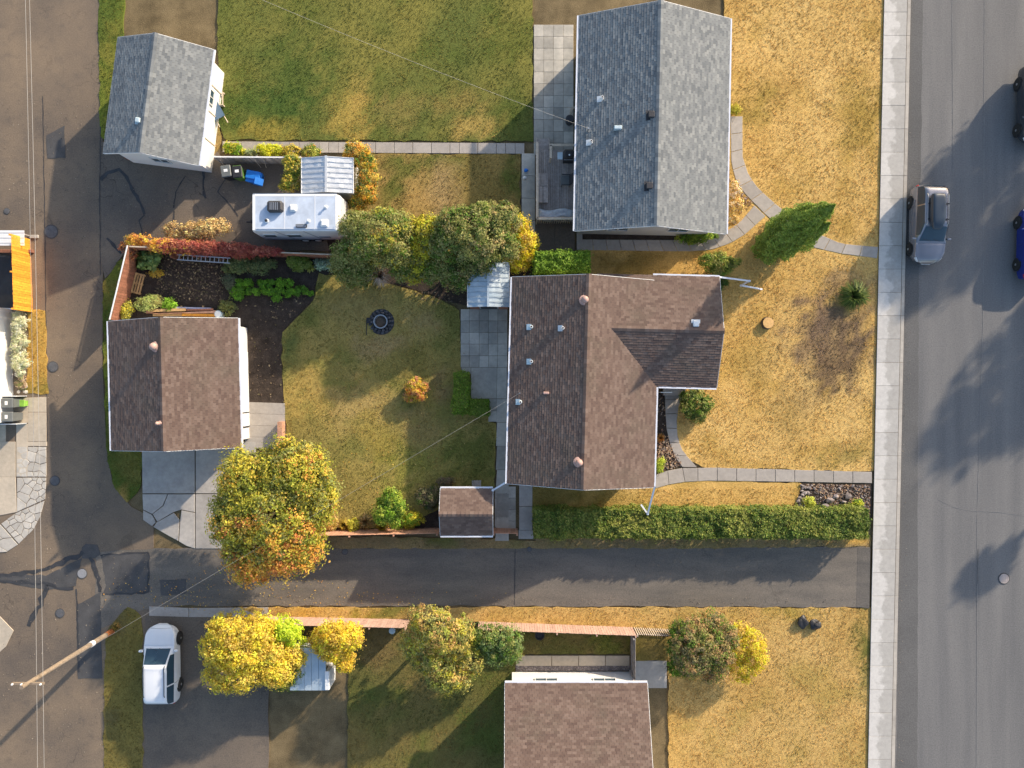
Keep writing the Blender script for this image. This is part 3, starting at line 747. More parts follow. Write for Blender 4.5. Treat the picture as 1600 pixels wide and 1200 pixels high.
# ================================================================ plants
LEAFK = 1.65
def leaf_mesh(name, cen, nrm, size, col, rs, aspect=.6):
    n = len(cen)
    t = rs.normal(0,1,(n,3)); t -= nrm*np.sum(t*nrm,1,keepdims=True); t /= np.linalg.norm(t,axis=1,keepdims=True)+1e-9
    b = np.cross(nrm, t); s = size[:,None]
    fold = nrm*s*.18
    V = np.stack([cen+t*s, cen+b*s*aspect+fold, cen-t*s, cen-b*s*aspect+fold],1).reshape(-1,3)
    F = np.arange(n*4).reshape(-1,4)
    return np_mesh(name, V, F, MT['leaf'], np.repeat(np.clip(col*LEAFK,0,.85),4,0))
def crown_pts(blobs, n, clump, rs, shell=.72, per=26, low=-.35):
    """leaf centres gathered in clumps near the surface of several ellipsoids"""
    B = np.array(blobs, dtype=float)
    area = (B[:,3]*B[:,4]+B[:,3]*B[:,5]+B[:,4]*B[:,5]); area /= area.sum()
    nc = max(6, n//per)
    k = rs.choice(len(B), nc, p=area)
    d = rs.normal(0,1,(nc,3)); d /= np.linalg.norm(d,axis=1,keepdims=True)
    bad = d[:,2] < low; d[bad,2] *= -1
    rad = rs.uniform(shell,1.04,nc)**.8
    rad[rs.rand(nc) < .3] *= rs.uniform(.5,.9)
    c = B[k,:3]+d*B[k,3:6]*rad[:,None]
    # drop clumps buried deep inside another blob
    keep = np.ones(nc,bool)
    for b in B:
        q = np.sum(((c-b[:3])/b[3:6])**2,1); keep &= q > .36
    c, d = c[keep], d[keep]; nc = len(c)
    per = max(4, n//max(nc,1))
    cs = clump*rs.uniform(.55,1.7,nc)
    off = rs.normal(0,1,(nc,per,3)); off /= (np.linalg.norm(off,axis=2,keepdims=True)+1e-9); off *= (rs.uniform(0,1,(nc,per,1))**.5)
    off[:,:,2] *= .75
    pts = (c[:,None,:]+off*cs[:,None,None]).reshape(-1,3)
    nr = (off*.8+d[:,None,:]*.8+np.array([0,0,.35])+rs.normal(0,.45,off.shape)).reshape(-1,3)
    nr /= np.linalg.norm(nr,axis=1,keepdims=True)+1e-9
    ci = np.repeat(np.arange(nc), per)
    return pts, nr, ci, nc, c
def palette(c, ci, nc, pts, cols, rs, colfn=None, jit=.22):
    cols = np.array(cols)
    if colfn is None: w = rs.rand(nc); base = cols[np.minimum((w*len(cols)).astype(int), len(cols)-1)]
    else: base = colfn(c, rs)
    base = base*rs.uniform(.8,1.2,(nc,1))
    pc = base[ci]*rs.uniform(1-jit,1+jit,(len(pts),1))*(1+rs.normal(0,.05,(len(pts),3)))
    return pc
def plant(name, label, cat, base, blobs, n, leaf, cols, seed, clump=.28, trunk=None, group=None, colfn=None, aspect=.6, part='crown', stem='bark', shell=.72, limbs=7, per=26, low=-.35):
    """a thing with a trunk (or stems) and a crown; blobs are world (x,y,z,rx,ry,rz)"""
    t = thing(name, label, cat, base, 0, group)
    rs = np.random.RandomState(seed)
    b = Vector(base)
    L = [(x-b.x,y-b.y,z-b.z,rx,ry,rz) for x,y,z,rx,ry,rz in blobs]
    n = int(n*1.55); leaf = leaf*.8
    pts, nr, ci, nc, c = crown_pts(L, n, clump, rs, shell, per, low)
    pts[:,2] = np.maximum(pts[:,2], .02)
    col = palette(c, ci, nc, pts, cols, rs, None if colfn is None else (lambda q, r: colfn(q+np.array(b), r)))
    link(part, leaf_mesh(part, pts, nr, leaf*rs.uniform(.5,1.5,len(pts)), col, rs, aspect), t)
    mb = MB(); r = random.Random(seed)
    tr = trunk or .05
    top = max(L, key=lambda q: q[2]+q[5]); hz = max(.3, min(q[2]-q[5]*.3 for q in L))
    if trunk and trunk > .09:
        mid = Vector((r.uniform(-.1,.1), r.uniform(-.1,.1), hz))
        mb.tube((0,0,-.06), (mid.x*.5,mid.y*.5,hz*.5), tr*1.3, tr, 9); mb.tube((mid.x*.5,mid.y*.5,hz*.5), mid, tr, tr*.85, 9)
        st = mid
    else: st = Vector((0,0,-.03))
    idx = list(range(nc)); r.shuffle(idx)
    for q in L[:12]:
        e = Vector(q[:3])+Vector((0,0,q[5]*.1)); m2 = st.lerp(e,.5)+Vector((r.uniform(-.1,.1),r.uniform(-.1,.1),r.uniform(0,.15)))*q[3]
        mb.tube(st, m2, tr*.6, tr*.42, 6); mb.tube(m2, e, tr*.42, tr*.25, 6)
    for i in idx[:limbs*max(1,len(L))]:
        e = Vector(c[i]); q = min(L, key=lambda q: (Vector(q[:3])-e).length)
        s0 = Vector(q[:3])+Vector((0,0,q[5]*.1)); mb.tube(s0, s0.lerp(e,.92), tr*.22, tr*.08, 5)
    so = mb.build('trunk' if trunk and trunk > .09 else 'stems', MT[stem], t, local=True)
    if so.name.startswith('stems'): tag(so, kind='stuff')
    return t
def vis(px, py, rx, ry, z, rz):
    """ellipsoid seen at pixel px,py with pixel radii, at height z"""
    p = P(px,py,z); k = px_scale(z); return (p.x,p.y,z,rx*k,ry*k,rz)
def lobes(px, py, rx, ry, z, rz, n, seed, f=.45):
    """an uneven crown: a core and n lobes round it"""
    r = random.Random(seed); out = [vis(px,py,rx*.72,ry*.72,z,rz*.85)]
    for i in range(n):
        a = 2*PI*(i+r.uniform(-.3,.3))/n; q = r.uniform(.5,.68); s = f*r.uniform(.75,1.2)
        out.append(vis(px+math.cos(a)*rx*q, py+math.sin(a)*ry*q, rx*s, ry*s, z+r.uniform(-.35,.3)*rz, rz*s*1.2))
    return out

YG=(.30,.27,.035); OL=(.17,.175,.05); OL2=(.22,.21,.07); DG=(.055,.085,.02); MG=(.085,.14,.02); BG=(.13,.22,.02); YE=(.47,.345,.045); YE2=(.42,.30,.06); OR=(.46,.22,.04); OR2=(.40,.17,.05); TN=(.42,.30,.12); RD=(.20,.045,.034); RD2=(.26,.085,.05); PK=(.40,.20,.10)
# --- the maple beside the apron
def maple_col(c, rs):
    n = len(c); px = c[:,0]*PPM/(1-c[:,2]/CAM_H)+800; py = 600-c[:,1]*PPM/(1-c[:,2]/CAM_H)
    t = np.clip((py-822)/60+(px-430)/140*.25+rs.normal(0,.4,n), 0, 1)
    g = np.array([(.26,.25,.033),(.20,.21,.03),(.33,.28,.035),OL])[rs.randint(0,4,n)]
    o = np.array([OR,(.50,.30,.05),(.45,.25,.05),OR2,YE2])[rs.randint(0,5,n)]
    return np.where((rs.rand(n) < t*.85+.08)[:,None], o, g)
bl = lobes(432,798,96,104,3.6,2.3,9,3,.42)+[vis(385,740,42,40,3.7,1.5),vis(470,735,50,40,3.9,1.4),vis(400,865,55,45,3.2,1.4),vis(470,855,40,35,3.1,1.3),vis(365,800,30,40,3.2,1.2),vis(495,775,38,40,3.3,1.2)]
bx = P(432,798,3.6)
plant('maple_tree', 'large maple turning green, gold and orange beside the garage apron', 'tree', (bx.x,bx.y,0), bl, 42000, .085, [YG], 11, .40, .2, colfn=maple_col, limbs=4)
# --- trees between the yards
def mix_col(a, b, px0, px1):
    def f(c, rs):
        n = len(c); px = c[:,0]*PPM/(1-c[:,2]/CAM_H)+800
        t = np.clip((px-px0)/(px1-px0)+rs.normal(0,.35,n),0,1)
        A = np.array(a)[rs.randint(0,len(a),n)]; Bq = np.array(b)[rs.randint(0,len(b),n)]
        return np.where((rs.rand(n) < t)[:,None], Bq, A)
    return f
bp = P(590,390,2.4)
plant('lilac_tree', 'broad olive green lilac beside the white travel trailer', 'tree', (bp.x,bp.y,0),
      [vis(595,372,52,40,2.6,1.3),vis(560,355,30,24,2.4,.9),vis(622,355,30,22,2.5,.9),vis(600,345,28,18,2.6,.8),vis(555,395,34,26,2.0,.9),vis(540,412,24,22,1.4,.8),vis(620,395,34,26,2.1,.9),vis(565,418,26,24,1.3,.8),vis(632,418,24,22,1.2,.7),vis(550,430,24,18,.9,.6),vis(565,438,20,12,.7,.5)],
      23000, .07, [OL,OL2,MG,(.24,.24,.08),(.13,.15,.035)], 12, .26, .12, colfn=mix_col([OL,OL2,(.22,.23,.08),MG],[OL,OL2,YG,MG],560,660))
bp = P(668,385,2.0)
plant('lilac_tree', 'yellow green shrub tree between the two olive lilacs', 'tree', (bp.x,bp.y,0), [vis(668,362,24,26,2.2,.9),vis(660,385,26,22,1.9,.9),vis(655,405,26,22,1.4,.8),vis(672,412,22,20,1.2,.8),vis(645,425,22,18,.9,.6)], 9000, .07, [YG,(.42,.36,.03),(.30,.31,.03),OL], 13, .24, .1)
bp = P(742,378,2.8)
plant('lilac_tree', 'tall dark green lilac behind the blue white metal shed', 'tree', (bp.x,bp.y,0),
      [vis(745,372,58,46,3.0,1.5),vis(715,355,34,30,2.8,1.1),vis(780,345,32,28,3.0,1.1),vis(750,340,36,20,3.0,1.0),vis(700,385,32,30,2.4,1.0),vis(785,385,28,26,2.6,1.0),vis(710,420,34,26,1.8,.9),vis(722,440,22,14,1.4,.7),vis(690,415,28,24,1.6,.8),vis(665,430,20,16,1.0,.6),vis(745,415,30,18,2.0,.8)],
      27000, .07, [OL,DG,MG,(.20,.20,.07),(.1,.13,.03)], 14, .26, .13, colfn=mix_col([OL,MG,(.20,.20,.07)],[OL,DG,(.20,.20,.06),(.30,.24,.1)],680,820))
bp = P(822,388,1.5)
plant('golden_shrub', 'bright yellow shrub at the corner of the metal shed and green hedge', 'shrub', (bp.x,bp.y,0), [vis(822,385,18,26,1.7,.8),vis(810,405,20,20,1.4,.7),vis(812,352,14,16,1.8,.6),vis(800,412,14,14,1.2,.5)], 7500, .065, [YE,YE2,(.55,.42,.02),(.45,.40,.03)], 15, .2, .07)
# --- clipped hedges
def hedge_box(name, label, boxes, n, leaf, cols, seed):
    """boxes: the flat top as pixel rectangle x0,y0,x1,y1 and its height"""
    x0,y0,x1,y1,h = boxes[0]; b = P((x0+x1)/2,(y0+y1)/2,h); b.z = 0
    t = thing(name, label, 'hedge', tuple(b)); rs = np.random.RandomState(seed); PT=[]; NR=[]; tot=0; info=[]
    for (x0,y0,x1,y1,h) in boxes:
        p, q = P(x0,y1,h), P(x1,y0,h); w, d = q.x-p.x, q.y-p.y; info.append((p,q,w,d,h,w*d*1.4+2*h*(w+d)*.55)); tot += info[-1][5]
    for (p,q,w,d,h,a) in info:
        m = int(n*a/tot); wt = np.array([w*d*1.4,w*h*.55,w*h*.55,d*h*.55,d*h*.55]); k = rs.choice(5,m,p=wt/wt.sum())
        u, v = rs.rand(m), rs.rand(m); X = p.x+u*w; Y = p.y+v*d; Z = np.full(m,h); N = np.tile([0,0,1.0],(m,1))
        s1=k==1; Y[s1]=p.y; Z[s1]=v[s1]*h; N[s1]=[0,-1,.3]; s2=k==2; Y[s2]=p.y+d; Z[s2]=v[s2]*h; N[s2]=[0,1,.3]
        s3=k==3; X[s3]=p.x; Y[s3]=p.y+u[s3]*d; Z[s3]=v[s3]*h; N[s3]=[-1,0,.3]; s4=k==4; X[s4]=p.x+w; Y[s4]=p.y+u[s4]*d; Z[s4]=v[s4]*h; N[s4]=[1,0,.3]
        dsp = (fbm(X*1.1,Y*1.1+Z,seed)-.5)*.34+(fbm(X*3.4,Y*3.4+Z*2,seed+3)-.5)*.36-np.abs(rs.normal(0,.08,m))+np.where(rs.rand(m)<.03,rs.uniform(.05,.2,m),0)
        e = np.minimum(np.minimum(X-p.x,p.x+w-X),np.minimum(Y-p.y,p.y+d-Y)); rd = np.where(k==0,-.14*np.clip(1-e/.22,0,1)**2,0)
        Q = np.stack([X-b.x,Y-b.y,Z+rd],1)+N*dsp[:,None]
        N = N+rs.normal(0,.5,(m,3))+np.array([.15,.15,.2]); N /= np.linalg.norm(N,axis=1,keepdims=True); PT.append(Q); NR.append(N)
    Q = np.concatenate(PT); Q[:,2] = np.maximum(Q[:,2],.03); N = np.concatenate(NR); m = len(Q)
    cc = np.array(cols); f = np.clip(fbm(Q[:,0]*.9+b.x,Q[:,1]*.9,seed+7)*1.6-.3+rs.normal(0,.25,m),0,.999); col = cc[(f*len(cc)).astype(int)]*rs.uniform(.75,1.25,(m,1))
    link('foliage', leaf_mesh('foliage',Q,N,leaf*rs.uniform(.5,1.5,m),col,rs), t)
    mb = MB(); r = random.Random(seed)
    for (p,q,w,d,h,a) in info:
        for i in range(max(3,int(max(w,d)/.3))):
            x, y = p.x+r.random()*w-b.x, p.y+d*r.uniform(.25,.75)-b.y; mb.tube((x,y,-.03),(x+r.uniform(-.1,.1),y+r.uniform(-.1,.1),h*.85),.03,.012,5)
    tag(mb.build('stems', MT['bark'], t, local=True), kind='stuff')
hedge_box('hedge','long trimmed green hedge running beside the side lane',[(834,796,1359,842,1.5)],62000,.052,[DG,MG,(.12,.15,.03),(.15,.175,.035),(.18,.2,.04),(.22,.22,.055)],17)
hedge_box('hedge','bright green clipped hedge behind the brown house',[(836,392,923,425,3.0)],13000,.055,[(.10,.17,.02),(.12,.20,.02),(.15,.24,.025),(.20,.27,.04)],16)
hedge_box('boxwood_hedge','small green clipped L shaped hedge beside the grey patio',[(708,582,733,647,.85),(733,624,764,649,.8)],9000,.042,[MG,BG,(.15,.2,.03),(.11,.16,.025)],18)
def shrub(px, py, rx, ry, h, cols, seed, label, n=3000, leaf=.055, name='shrub', cat='shrub', clump=.16, nl=5, stem='bark', group=None, aspect=.6):
    z = h*.5; b = P(px,py,z)
    return plant(name, label, cat, (b.x,b.y,0), lobes(px,py,rx,ry,z,h*.5,nl,seed,.5), n, leaf, cols, seed, clump, .04, group, aspect=aspect, stem=stem)
shrub(651,610,20,19,1.0,[(.50,.30,.04),(.45,.16,.05),(.34,.28,.04),(.55,.36,.06),PK],31,'round red and gold shrub standing alone on the back lawn',4200,.05,clump=.13)
shrub(612,796,25,30,2.0,[BG,(.19,.24,.035),MG,(.26,.30,.04)],32,'tall bright green shrub by the brown plank fence',6500,.065,clump=.2)
shrub(1087,631,23,25,1.2,[MG,(.12,.15,.03),OL,DG],33,'rounded green shrub beside the front path under the wing eave',4800,.065,clump=.17)
shrub(1125,412,30,18,1.3,[OL,MG,(.24,.26,.05),(.12,.15,.03)],34,'loose green shrub beside the white downspout',4200,.06,clump=.17)
shrub(1118,440,16,12,.7,[DG,MG],35,'low dark green shrub in the shade of the wing gable',1800,.055)
shrub(1085,371,30,8,.7,[BG,(.22,.26,.03),MG],36,'low bright green plant under the grey house gable',2800,.05,nl=7)
shrub(1340,787,6,6,.5,[(.38,.38,.04),BG],37,'small yellow green plant by the sidewalk in the rock bed',600,.05)
shrub(1264,784,8,8,.6,[(.40,.42,.08),(.34,.36,.06)],38,'small pale lime plant among the bed stones',800,.05)
shrub(1031,726,6,11,.6,[(.36,.40,.05),(.28,.33,.04)],39,'small lime green plant at the house corner by the front path',1100,.045)
shrub(672,778,22,20,1.0,[(.10,.095,.05),(.13,.11,.06),DG],40,'dark dull shrub beside the small brown shed',3200,.055)  # dark leaf colours carry the shade this shrub stands in
shrub(697,752,14,6,.6,[(.14,.10,.07),(.12,.1,.05)],41,'dark bush behind the shed gutter',1200,.05)
shrub(512,815,18,14,.9,[TN,(.30,.2,.08),(.36,.28,.06)],42,'brownish bush under the maple by the plank fence',2400,.055)
shrub(552,820,8,9,.8,[(.40,.38,.05),YG],43,'pale yellow green plant between golden grass clumps',1000,.05)
shrub(645,812,15,12,.9,[(.42,.36,.03),YG,BG],44,'yellow green spreading plant right of the tall green shrub',1700,.055)
shrub(365,233,17,9,.9,[(.40,.38,.03),YG,BG],46,'yellow green perennial clump next to the trailer driveway fence',1800,.055)
shrub(422,236,20,9,.9,[(.44,.42,.02),(.34,.36,.03)],47,'bright lime yellow perennial clump beside the yard path',2300,.055)
shrub(392,240,12,6,.7,[(.28,.32,.16),OL2],48,'silvery green clump between the yellow perennials',900,.05)
shrub(457,237,20,8,.8,[OL,YG,(.45,.33,.05)],49,'olive and gold perennial clump near the white metal shed',1700,.055)
shrub(486,237,15,8,.8,[MG,(.3,.3,.06),OR],50,'green perennial clump against the white shed wall',1300,.055)
plant('shrub', 'green and yellow shrub against the left side of the white shed', 'shrub', tuple(P(457,275,0)), [vis(457,254,14,11,1.2,.6),vis(460,268,14,12,1.1,.6),vis(456,285,14,14,1.0,.6),vis(446,290,8,8,.7,.4)], 4000, .06, [OL,MG,YG,(.40,.30,.05)], 51, .18, .05)
def sh_or(c, rs):
    n=len(c); return np.array([OR,YE2,(.34,.28,.04),OL,(.5,.3,.03),MG])[rs.randint(0,6,n)]
plant('shrub', 'tall orange and yellow autumn shrub along the right side of the white shed', 'shrub', tuple(P(570,280,0)), [vis(558,238,20,14,1.4,.7),vis(572,255,18,16,1.4,.7),vis(574,278,16,18,1.3,.7),vis(572,302,16,16,1.2,.7),vis(562,318,14,12,.9,.6)], 8500, .06, [OR], 52, .19, .06, colfn=sh_or)
plant('shrub', 'dry straw coloured bush at the edge of the asphalt driveway', 'shrub', tuple(P(312,366,0)), [vis(275,362,18,14,.6,.5),vis(300,362,20,15,.7,.55),vis(325,358,20,15,.8,.55),vis(346,354,14,11,.6,.45)], 5200, .06, [TN,(.52,.40,.18),(.33,.22,.1),(.24,.17,.09)], 53, .17, .05, stem='twig')
# vines on the garden fence
vb = []
for i in range(12): vb.append(vis(212+i*6.5,381,9,9,1.1,.5))
def vine_col(c, rs):
    n=len(c); px = c[:,0]*PPM/(1-c[:,2]/CAM_H)+800; t=np.clip((px-230)/60+rs.normal(0,.3,n),0,1)
    A=np.array([(.50,.30,.05),(.55,.38,.06),OR,PK])[rs.randint(0,4,n)]; B=np.array([RD,RD2,(.30,.11,.075),(.22,.055,.045),PK])[rs.randint(0,4,n)]
    return np.where((rs.rand(n)<t)[:,None],B,A)
vb = [vis(212,378,12,10,1.0,.5),vis(228,376,12,9,1.0,.5)]+[vis(245+i*9,384.5+i*.5,11,(10 if i<17 else 8-(i-17)*1.1),1.2,.55) for i in range(22)]
plant('climbing_vine', 'red autumn vine covering the garden fence behind the trailer', 'vine', tuple(P(330,402,0)), vb, 17000, .055, [RD], 54, .17, .03, colfn=vine_col, limbs=2)
plant('climbing_vine', 'dull brown vine hanging on the lane side fence corner', 'vine', tuple(P(205,392,0)), [vis(196,386,8,8,.7,.4),vis(206,398,6,8,.8,.4)], 900, .05, [(.2,.13,.07),OR2,RD2], 55, .14, .03)
# cedar, leaning outward in the picture because it is tall
cb = P(1206,380,0)
def cone_tree(name,label,base,h,r,n,cols,seed,tops):
    t = thing(name,label,'tree',tuple(base)); rs = np.random.RandomState(seed); pts=[];nr=[];cl=[]
    for (ox,oy,hh,rr,w) in tops:
        m=int(n*w); u=rs.uniform(.02,1,m); th=rs.uniform(0,2*PI,m)
        prof=np.where(u<.15,.75+u*1.6,1-((u-.15)/.85)**2.5)*rr
        lob=1+.2*np.sin(th*4+u*11)+.14*np.sin(th*7-u*17)
        rad=prof*lob*rs.uniform(.78,1.04,m)
        p=np.stack([ox+rad*np.cos(th),oy+rad*np.sin(th),u*hh],1)
        nn=np.stack([np.cos(th),np.sin(th),np.full(m,.5)],1)+rs.normal(0,.35,(m,3)); nn/=np.linalg.norm(nn,axis=1,keepdims=True)
        pts.append(p);nr.append(nn); cl.append(np.array(cols)[rs.randint(0,len(cols),m)]*rs.uniform(.75,1.3,(m,1)))
    pts=np.concatenate(pts);nr=np.concatenate(nr);cl=np.concatenate(cl)
    link('crown', leaf_mesh('crown',pts,nr,.075*rs.uniform(.6,1.3,len(pts)),cl,rs,.5), t)
    mb=MB().tube((0,0,-.05),(0,0,h*.6),.14,.06,9)
    for (ox,oy,hh,rr,w) in tops: mb.tube((0,0,.4),(ox,oy,hh*.5),.07,.05,7); mb.tube((ox,oy,hh*.5),(ox,oy,hh*.93),.05,.015,6)
    mb.build('trunk',MT['bark'],t,local=True)
    return t
cone_tree('cedar_tree','tall dark green columnar cedar on the golden front lawn',cb,8.0,1.0,34000,[(.10,.15,.028),(.13,.19,.03),(.15,.21,.035),(.19,.24,.05)],61,[(0,.2,8.6,.95,.3),(.5,-.3,6.9,.75,.2),(-.45,-.4,5.6,.85,.2),(.1,.75,6.3,.65,.15),(-.15,-.15,7.0,.8,.15)])
# spiky plants
def spiky(name,label,px,py,r,h,n,cols,seed,w=.018,cat='plant',droop=.5,group=None):
    b=P(px,py,0); t=thing(name,label,cat,tuple(b),0,group); rs=np.random.RandomState(seed)
    th=rs.uniform(0,2*PI,n); ln=r*rs.uniform(.5,1.1,n); hh=h*rs.uniform(.4,1.1,n)
    d=np.stack([np.cos(th),np.sin(th),np.zeros(n)],1); s=np.stack([-np.sin(th),np.cos(th),np.zeros(n)],1)*w
    z=np.array([0,0,1.0])
    base=d*.03*r; mid=d*(ln*.5)[:,None]+z*(hh)[:,None]; tip=d*ln[:,None]+z*(hh*droop)[:,None]
    V=np.stack([base-s,base+s,mid+s*.8,mid-s*.8, mid-s*.8,mid+s*.8,tip+s*.25,tip-s*.25],1).reshape(-1,3); V[:,2]=np.maximum(V[:,2],.0)
    F=np.arange(len(V)).reshape(-1,4); c=np.array(cols)[rs.randint(0,len(cols),n)]*rs.uniform(.75,1.25,(n,1))
    link('blades',np_mesh('blades',V,F,MT['leaf'],np.repeat(c,8,0)),t)
    return t
spiky('ornamental_grass','pale dry spiky grass tuft below the lilac',598,434,.75,1.5,210,[(.55,.42,.32),(.48,.36,.27),(.62,.5,.4)],71,.016,droop=.9)
spiky('ornamental_grass','grey dried seed head tuft beside the pale spiky grass',589,409,.36,1.9,130,[(.42,.33,.28),(.33,.26,.22)],72,.014,droop=1.0)
spiky('juniper_shrub','spiky green juniper on the front lawn near the sidewalk',1331,463,.95,.55,420,[MG,DG,(.13,.18,.04),(.2,.24,.05)],73,.03,'shrub',.7)
for (px,py,lb,cols,sd) in ((540,818,'golden yellow grass clump under the maple edge',[YE,YE2],74),(572,814,'tan arching ornamental grass by the plank fence',[(.55,.38,.18),TN],75),(598,822,'golden yellow grass clump left of the tall green shrub',[YE,(.55,.38,.03)],76)):
    spiky('ornamental_grass',lb,px,py,.42 if sd!=75 else .6,.6,170,cols,sd,.016,droop=.6)
# kitchen garden
rr=random.Random(5)
rows=[[(376,443),(388,441),(411,444),(424,443),(438,444),(450,443)],[(368,456),(379,455),(390,455),(401,456),(412,455),(424,456),(436,455),(448,456),(455,457),(466,455),(479,455)],[(432,466),(372,463)]]
for r_ in rows:
    for (px,py) in r_:
        shrub(px,py,8.5+rr.uniform(-1,1),6.5+rr.uniform(-1,1),.45,[(.10,.22,.02),(.14,.28,.025),(.08,.17,.02)],rr.randrange(9999),'bright green leafy vegetable plant in the garden row',420,.055,'vegetable_plant','vegetable',.12,3,group='leafy vegetables in the dark garden bed')
shrub(372,415,26,12,.7,[(.12,.16,.06),(.10,.13,.05),(.16,.18,.07)],81,'feathery grey green vegetable foliage under the red vine',3000,.05,'vegetable_plant','vegetable')
shrub(405,414,26,13,.7,[(.11,.15,.055),(.09,.12,.05),(.15,.17,.07)],82,'feathery dull green foliage right of the grey green foliage',3000,.05,'vegetable_plant','vegetable')
shrub(468,412,20,13,.8,[MG,(.12,.17,.03),(.16,.2,.05)],83,'dark green bushy plant below the fence line',2800,.055)
spiky('leafy_plant','pale yellow green rosette plant beside the lawn corner',487,420,.28,.4,60,[(.42,.42,.10)],84,.05)
shrub(510,413,17,8,.6,[(.26,.34,.24),(.22,.29,.2),(.3,.38,.28)],85,'silvery blue green plant at the foot of the lilac',2200,.055)
shrub(360,440,12,20,.4,[(.09,.12,.07),(.12,.13,.08)],86,'low dull green weeds left of the vegetable rows',1000,.05)
shrub(234,407,20,13,.7,[(.12,.19,.06),(.17,.24,.08),DG],87,'large leaved squash plant in the fence corner',700,.14,'squash_plant','vegetable',.25,5,aspect=.85)
shrub(243,427,10,6,.3,[YE2,(.55,.36,.05)],88,'yellow flowering plant below the squash leaves',500,.05)
shrub(232,474,24,11,.8,[(.30,.34,.12),(.24,.28,.08),OL2],89,'pale green bush behind the brown garage',2800,.055)
shrub(265,477,10,8,.7,[(.20,.36,.03),BG],90,'vivid lime green plant beside the bush behind the garage',900,.06)
shrub(198,485,10,14,.9,[(.36,.33,.04),YG,OL],91,'yellow green bush inside the lane fence',1700,.055)
shrub(355,480,12,12,.5,[OL,(.14,.16,.06)],92,'small olive weeds at the garage corner',900,.05)
# south side trees
def ybl(px,py,r,seed): return lobes(px,py,r,r,2.6,1.6,7,seed,.45)
plant('ash_tree','large bright yellow tree overhanging the fence beside the white car','tree',(P(372,1010,2.6).x,P(372,1010,2.6).y,0),
      [vis(365,985,40,28,2.8,1.1),vis(400,985,34,26,2.8,1.1),vis(345,1010,30,30,2.5,1.1),vis(380,1015,46,36,2.7,1.3),vis(420,1015,26,26,2.4,1.0),vis(370,1050,50,30,2.3,1.2),vis(430,1045,30,28,2.2,1.0),vis(455,1030,22,22,2.0,.8)], 22000, .075,[YE,YE2,(.55,.42,.04),(.40,.33,.06),(.60,.44,.05)],101,.26,.13)
plant('lime_shrub','lime green upright shrub between the two yellow trees','shrub',(P(447,992,1.8).x,P(447,992,1.8).y,0),[vis(445,980,14,20,2.0,1.0),vis(455,985,16,18,1.9,1.0),vis(440,1000,18,18,1.6,.9),vis(462,1000,16,14,1.5,.8)],4800,.07,[(.34,.42,.02),(.28,.36,.03),(.40,.45,.04)],102,.2,.07)
plant('ash_tree','golden yellow tree over the pale fence beside the small blue roof','tree',(P(527,1000,2.2).x,P(527,1000,2.2).y,0),
      [vis(528,990,28,22,2.4,1.0),vis(545,995,22,22,2.2,.9),vis(510,990,18,16,2.1,.8),vis(525,1012,26,20,2.0,.9),vis(538,1032,18,16,1.7,.7),vis(508,1010,16,16,2.2,.7),vis(500,1000,16,14,2.1,.7)],11000,.07,[YE,YE2,(.58,.38,.03),(.62,.45,.04)],103,.22,.1)
plant('shrub','olive green shrub growing over the small blue roof','shrub',(P(452,1058,1.2).x,P(452,1058,1.2).y,0),lobes(448,1056,34,22,1.4,.9,6,8,.5),4500,.065,[OL,MG,(.26,.24,.05)],104,.2,.06)
plant('apple_tree','olive green tree with tan leaf tips overhanging the lane fence','tree',(P(686,1000,2.8).x,P(686,1000,2.8).y,0),
      [vis(672,965,34,22,3.0,1.1),vis(690,985,42,34,3.1,1.4),vis(655,1000,26,28,2.6,1.0),vis(715,1000,28,30,2.8,1.1),vis(680,1030,36,26,2.5,1.1),vis(735,1030,22,24,2.2,.9),vis(700,1055,36,26,2.2,1.0)],14500,.07,[OL,OL2,(.34,.28,.07),(.24,.26,.05),YG,(.36,.24,.08)],105,.25,.13)
plant('apple_tree','round grey green tree beside the concrete walk','tree',(P(780,1005,2.0).x,P(780,1005,2.0).y,0),
      [vis(762,995,24,20,2.2,.9),vis(790,1000,26,24,2.2,1.0),vis(775,1020,26,20,2.0,.9),vis(800,1018,16,18,1.8,.8)],7500,.065,[(.15,.19,.07),MG,OL,(.12,.17,.05)],106,.21,.09)
plant('caragana_shrub','large round brownish green shrub on the golden verge','shrub',(P(1098,1008,1.6).x,P(1098,1008,1.6).y,0),lobes(1100,1008,56,52,1.7,1.6,9,31,.46),19000,.06,[(.17,.15,.07),OL,(.22,.17,.07),(.28,.18,.08),MG],107,.21,.1)
plant('caragana_shrub','dark green shrub beside the large brownish shrub','shrub',(P(1058,1015,1.0).x,P(1058,1015,1.0).y,0),[vis(1060,985,14,16,1.2,.6),vis(1055,1010,13,18,1.2,.6),vis(1060,1038,16,18,1.2,.6)],4200,.06,[DG,MG,BG],108,.18,.06)
plant('caragana_shrub','bright yellow shrub on the verge past the brownish shrub','shrub',(P(1170,1012,1.0).x,P(1170,1012,1.0).y,0),[vis(1155,988,20,16,1.2,.6),vis(1154,1012,20,22,1.2,.65),vis(1174,1005,22,22,1.3,.7),vis(1178,1030,20,20,1.2,.7),vis(1160,1045,22,20,1.1,.6)],6200,.06,[YE,(.50,.42,.03),(.40,.38,.03),YE2],109,.19,.06)
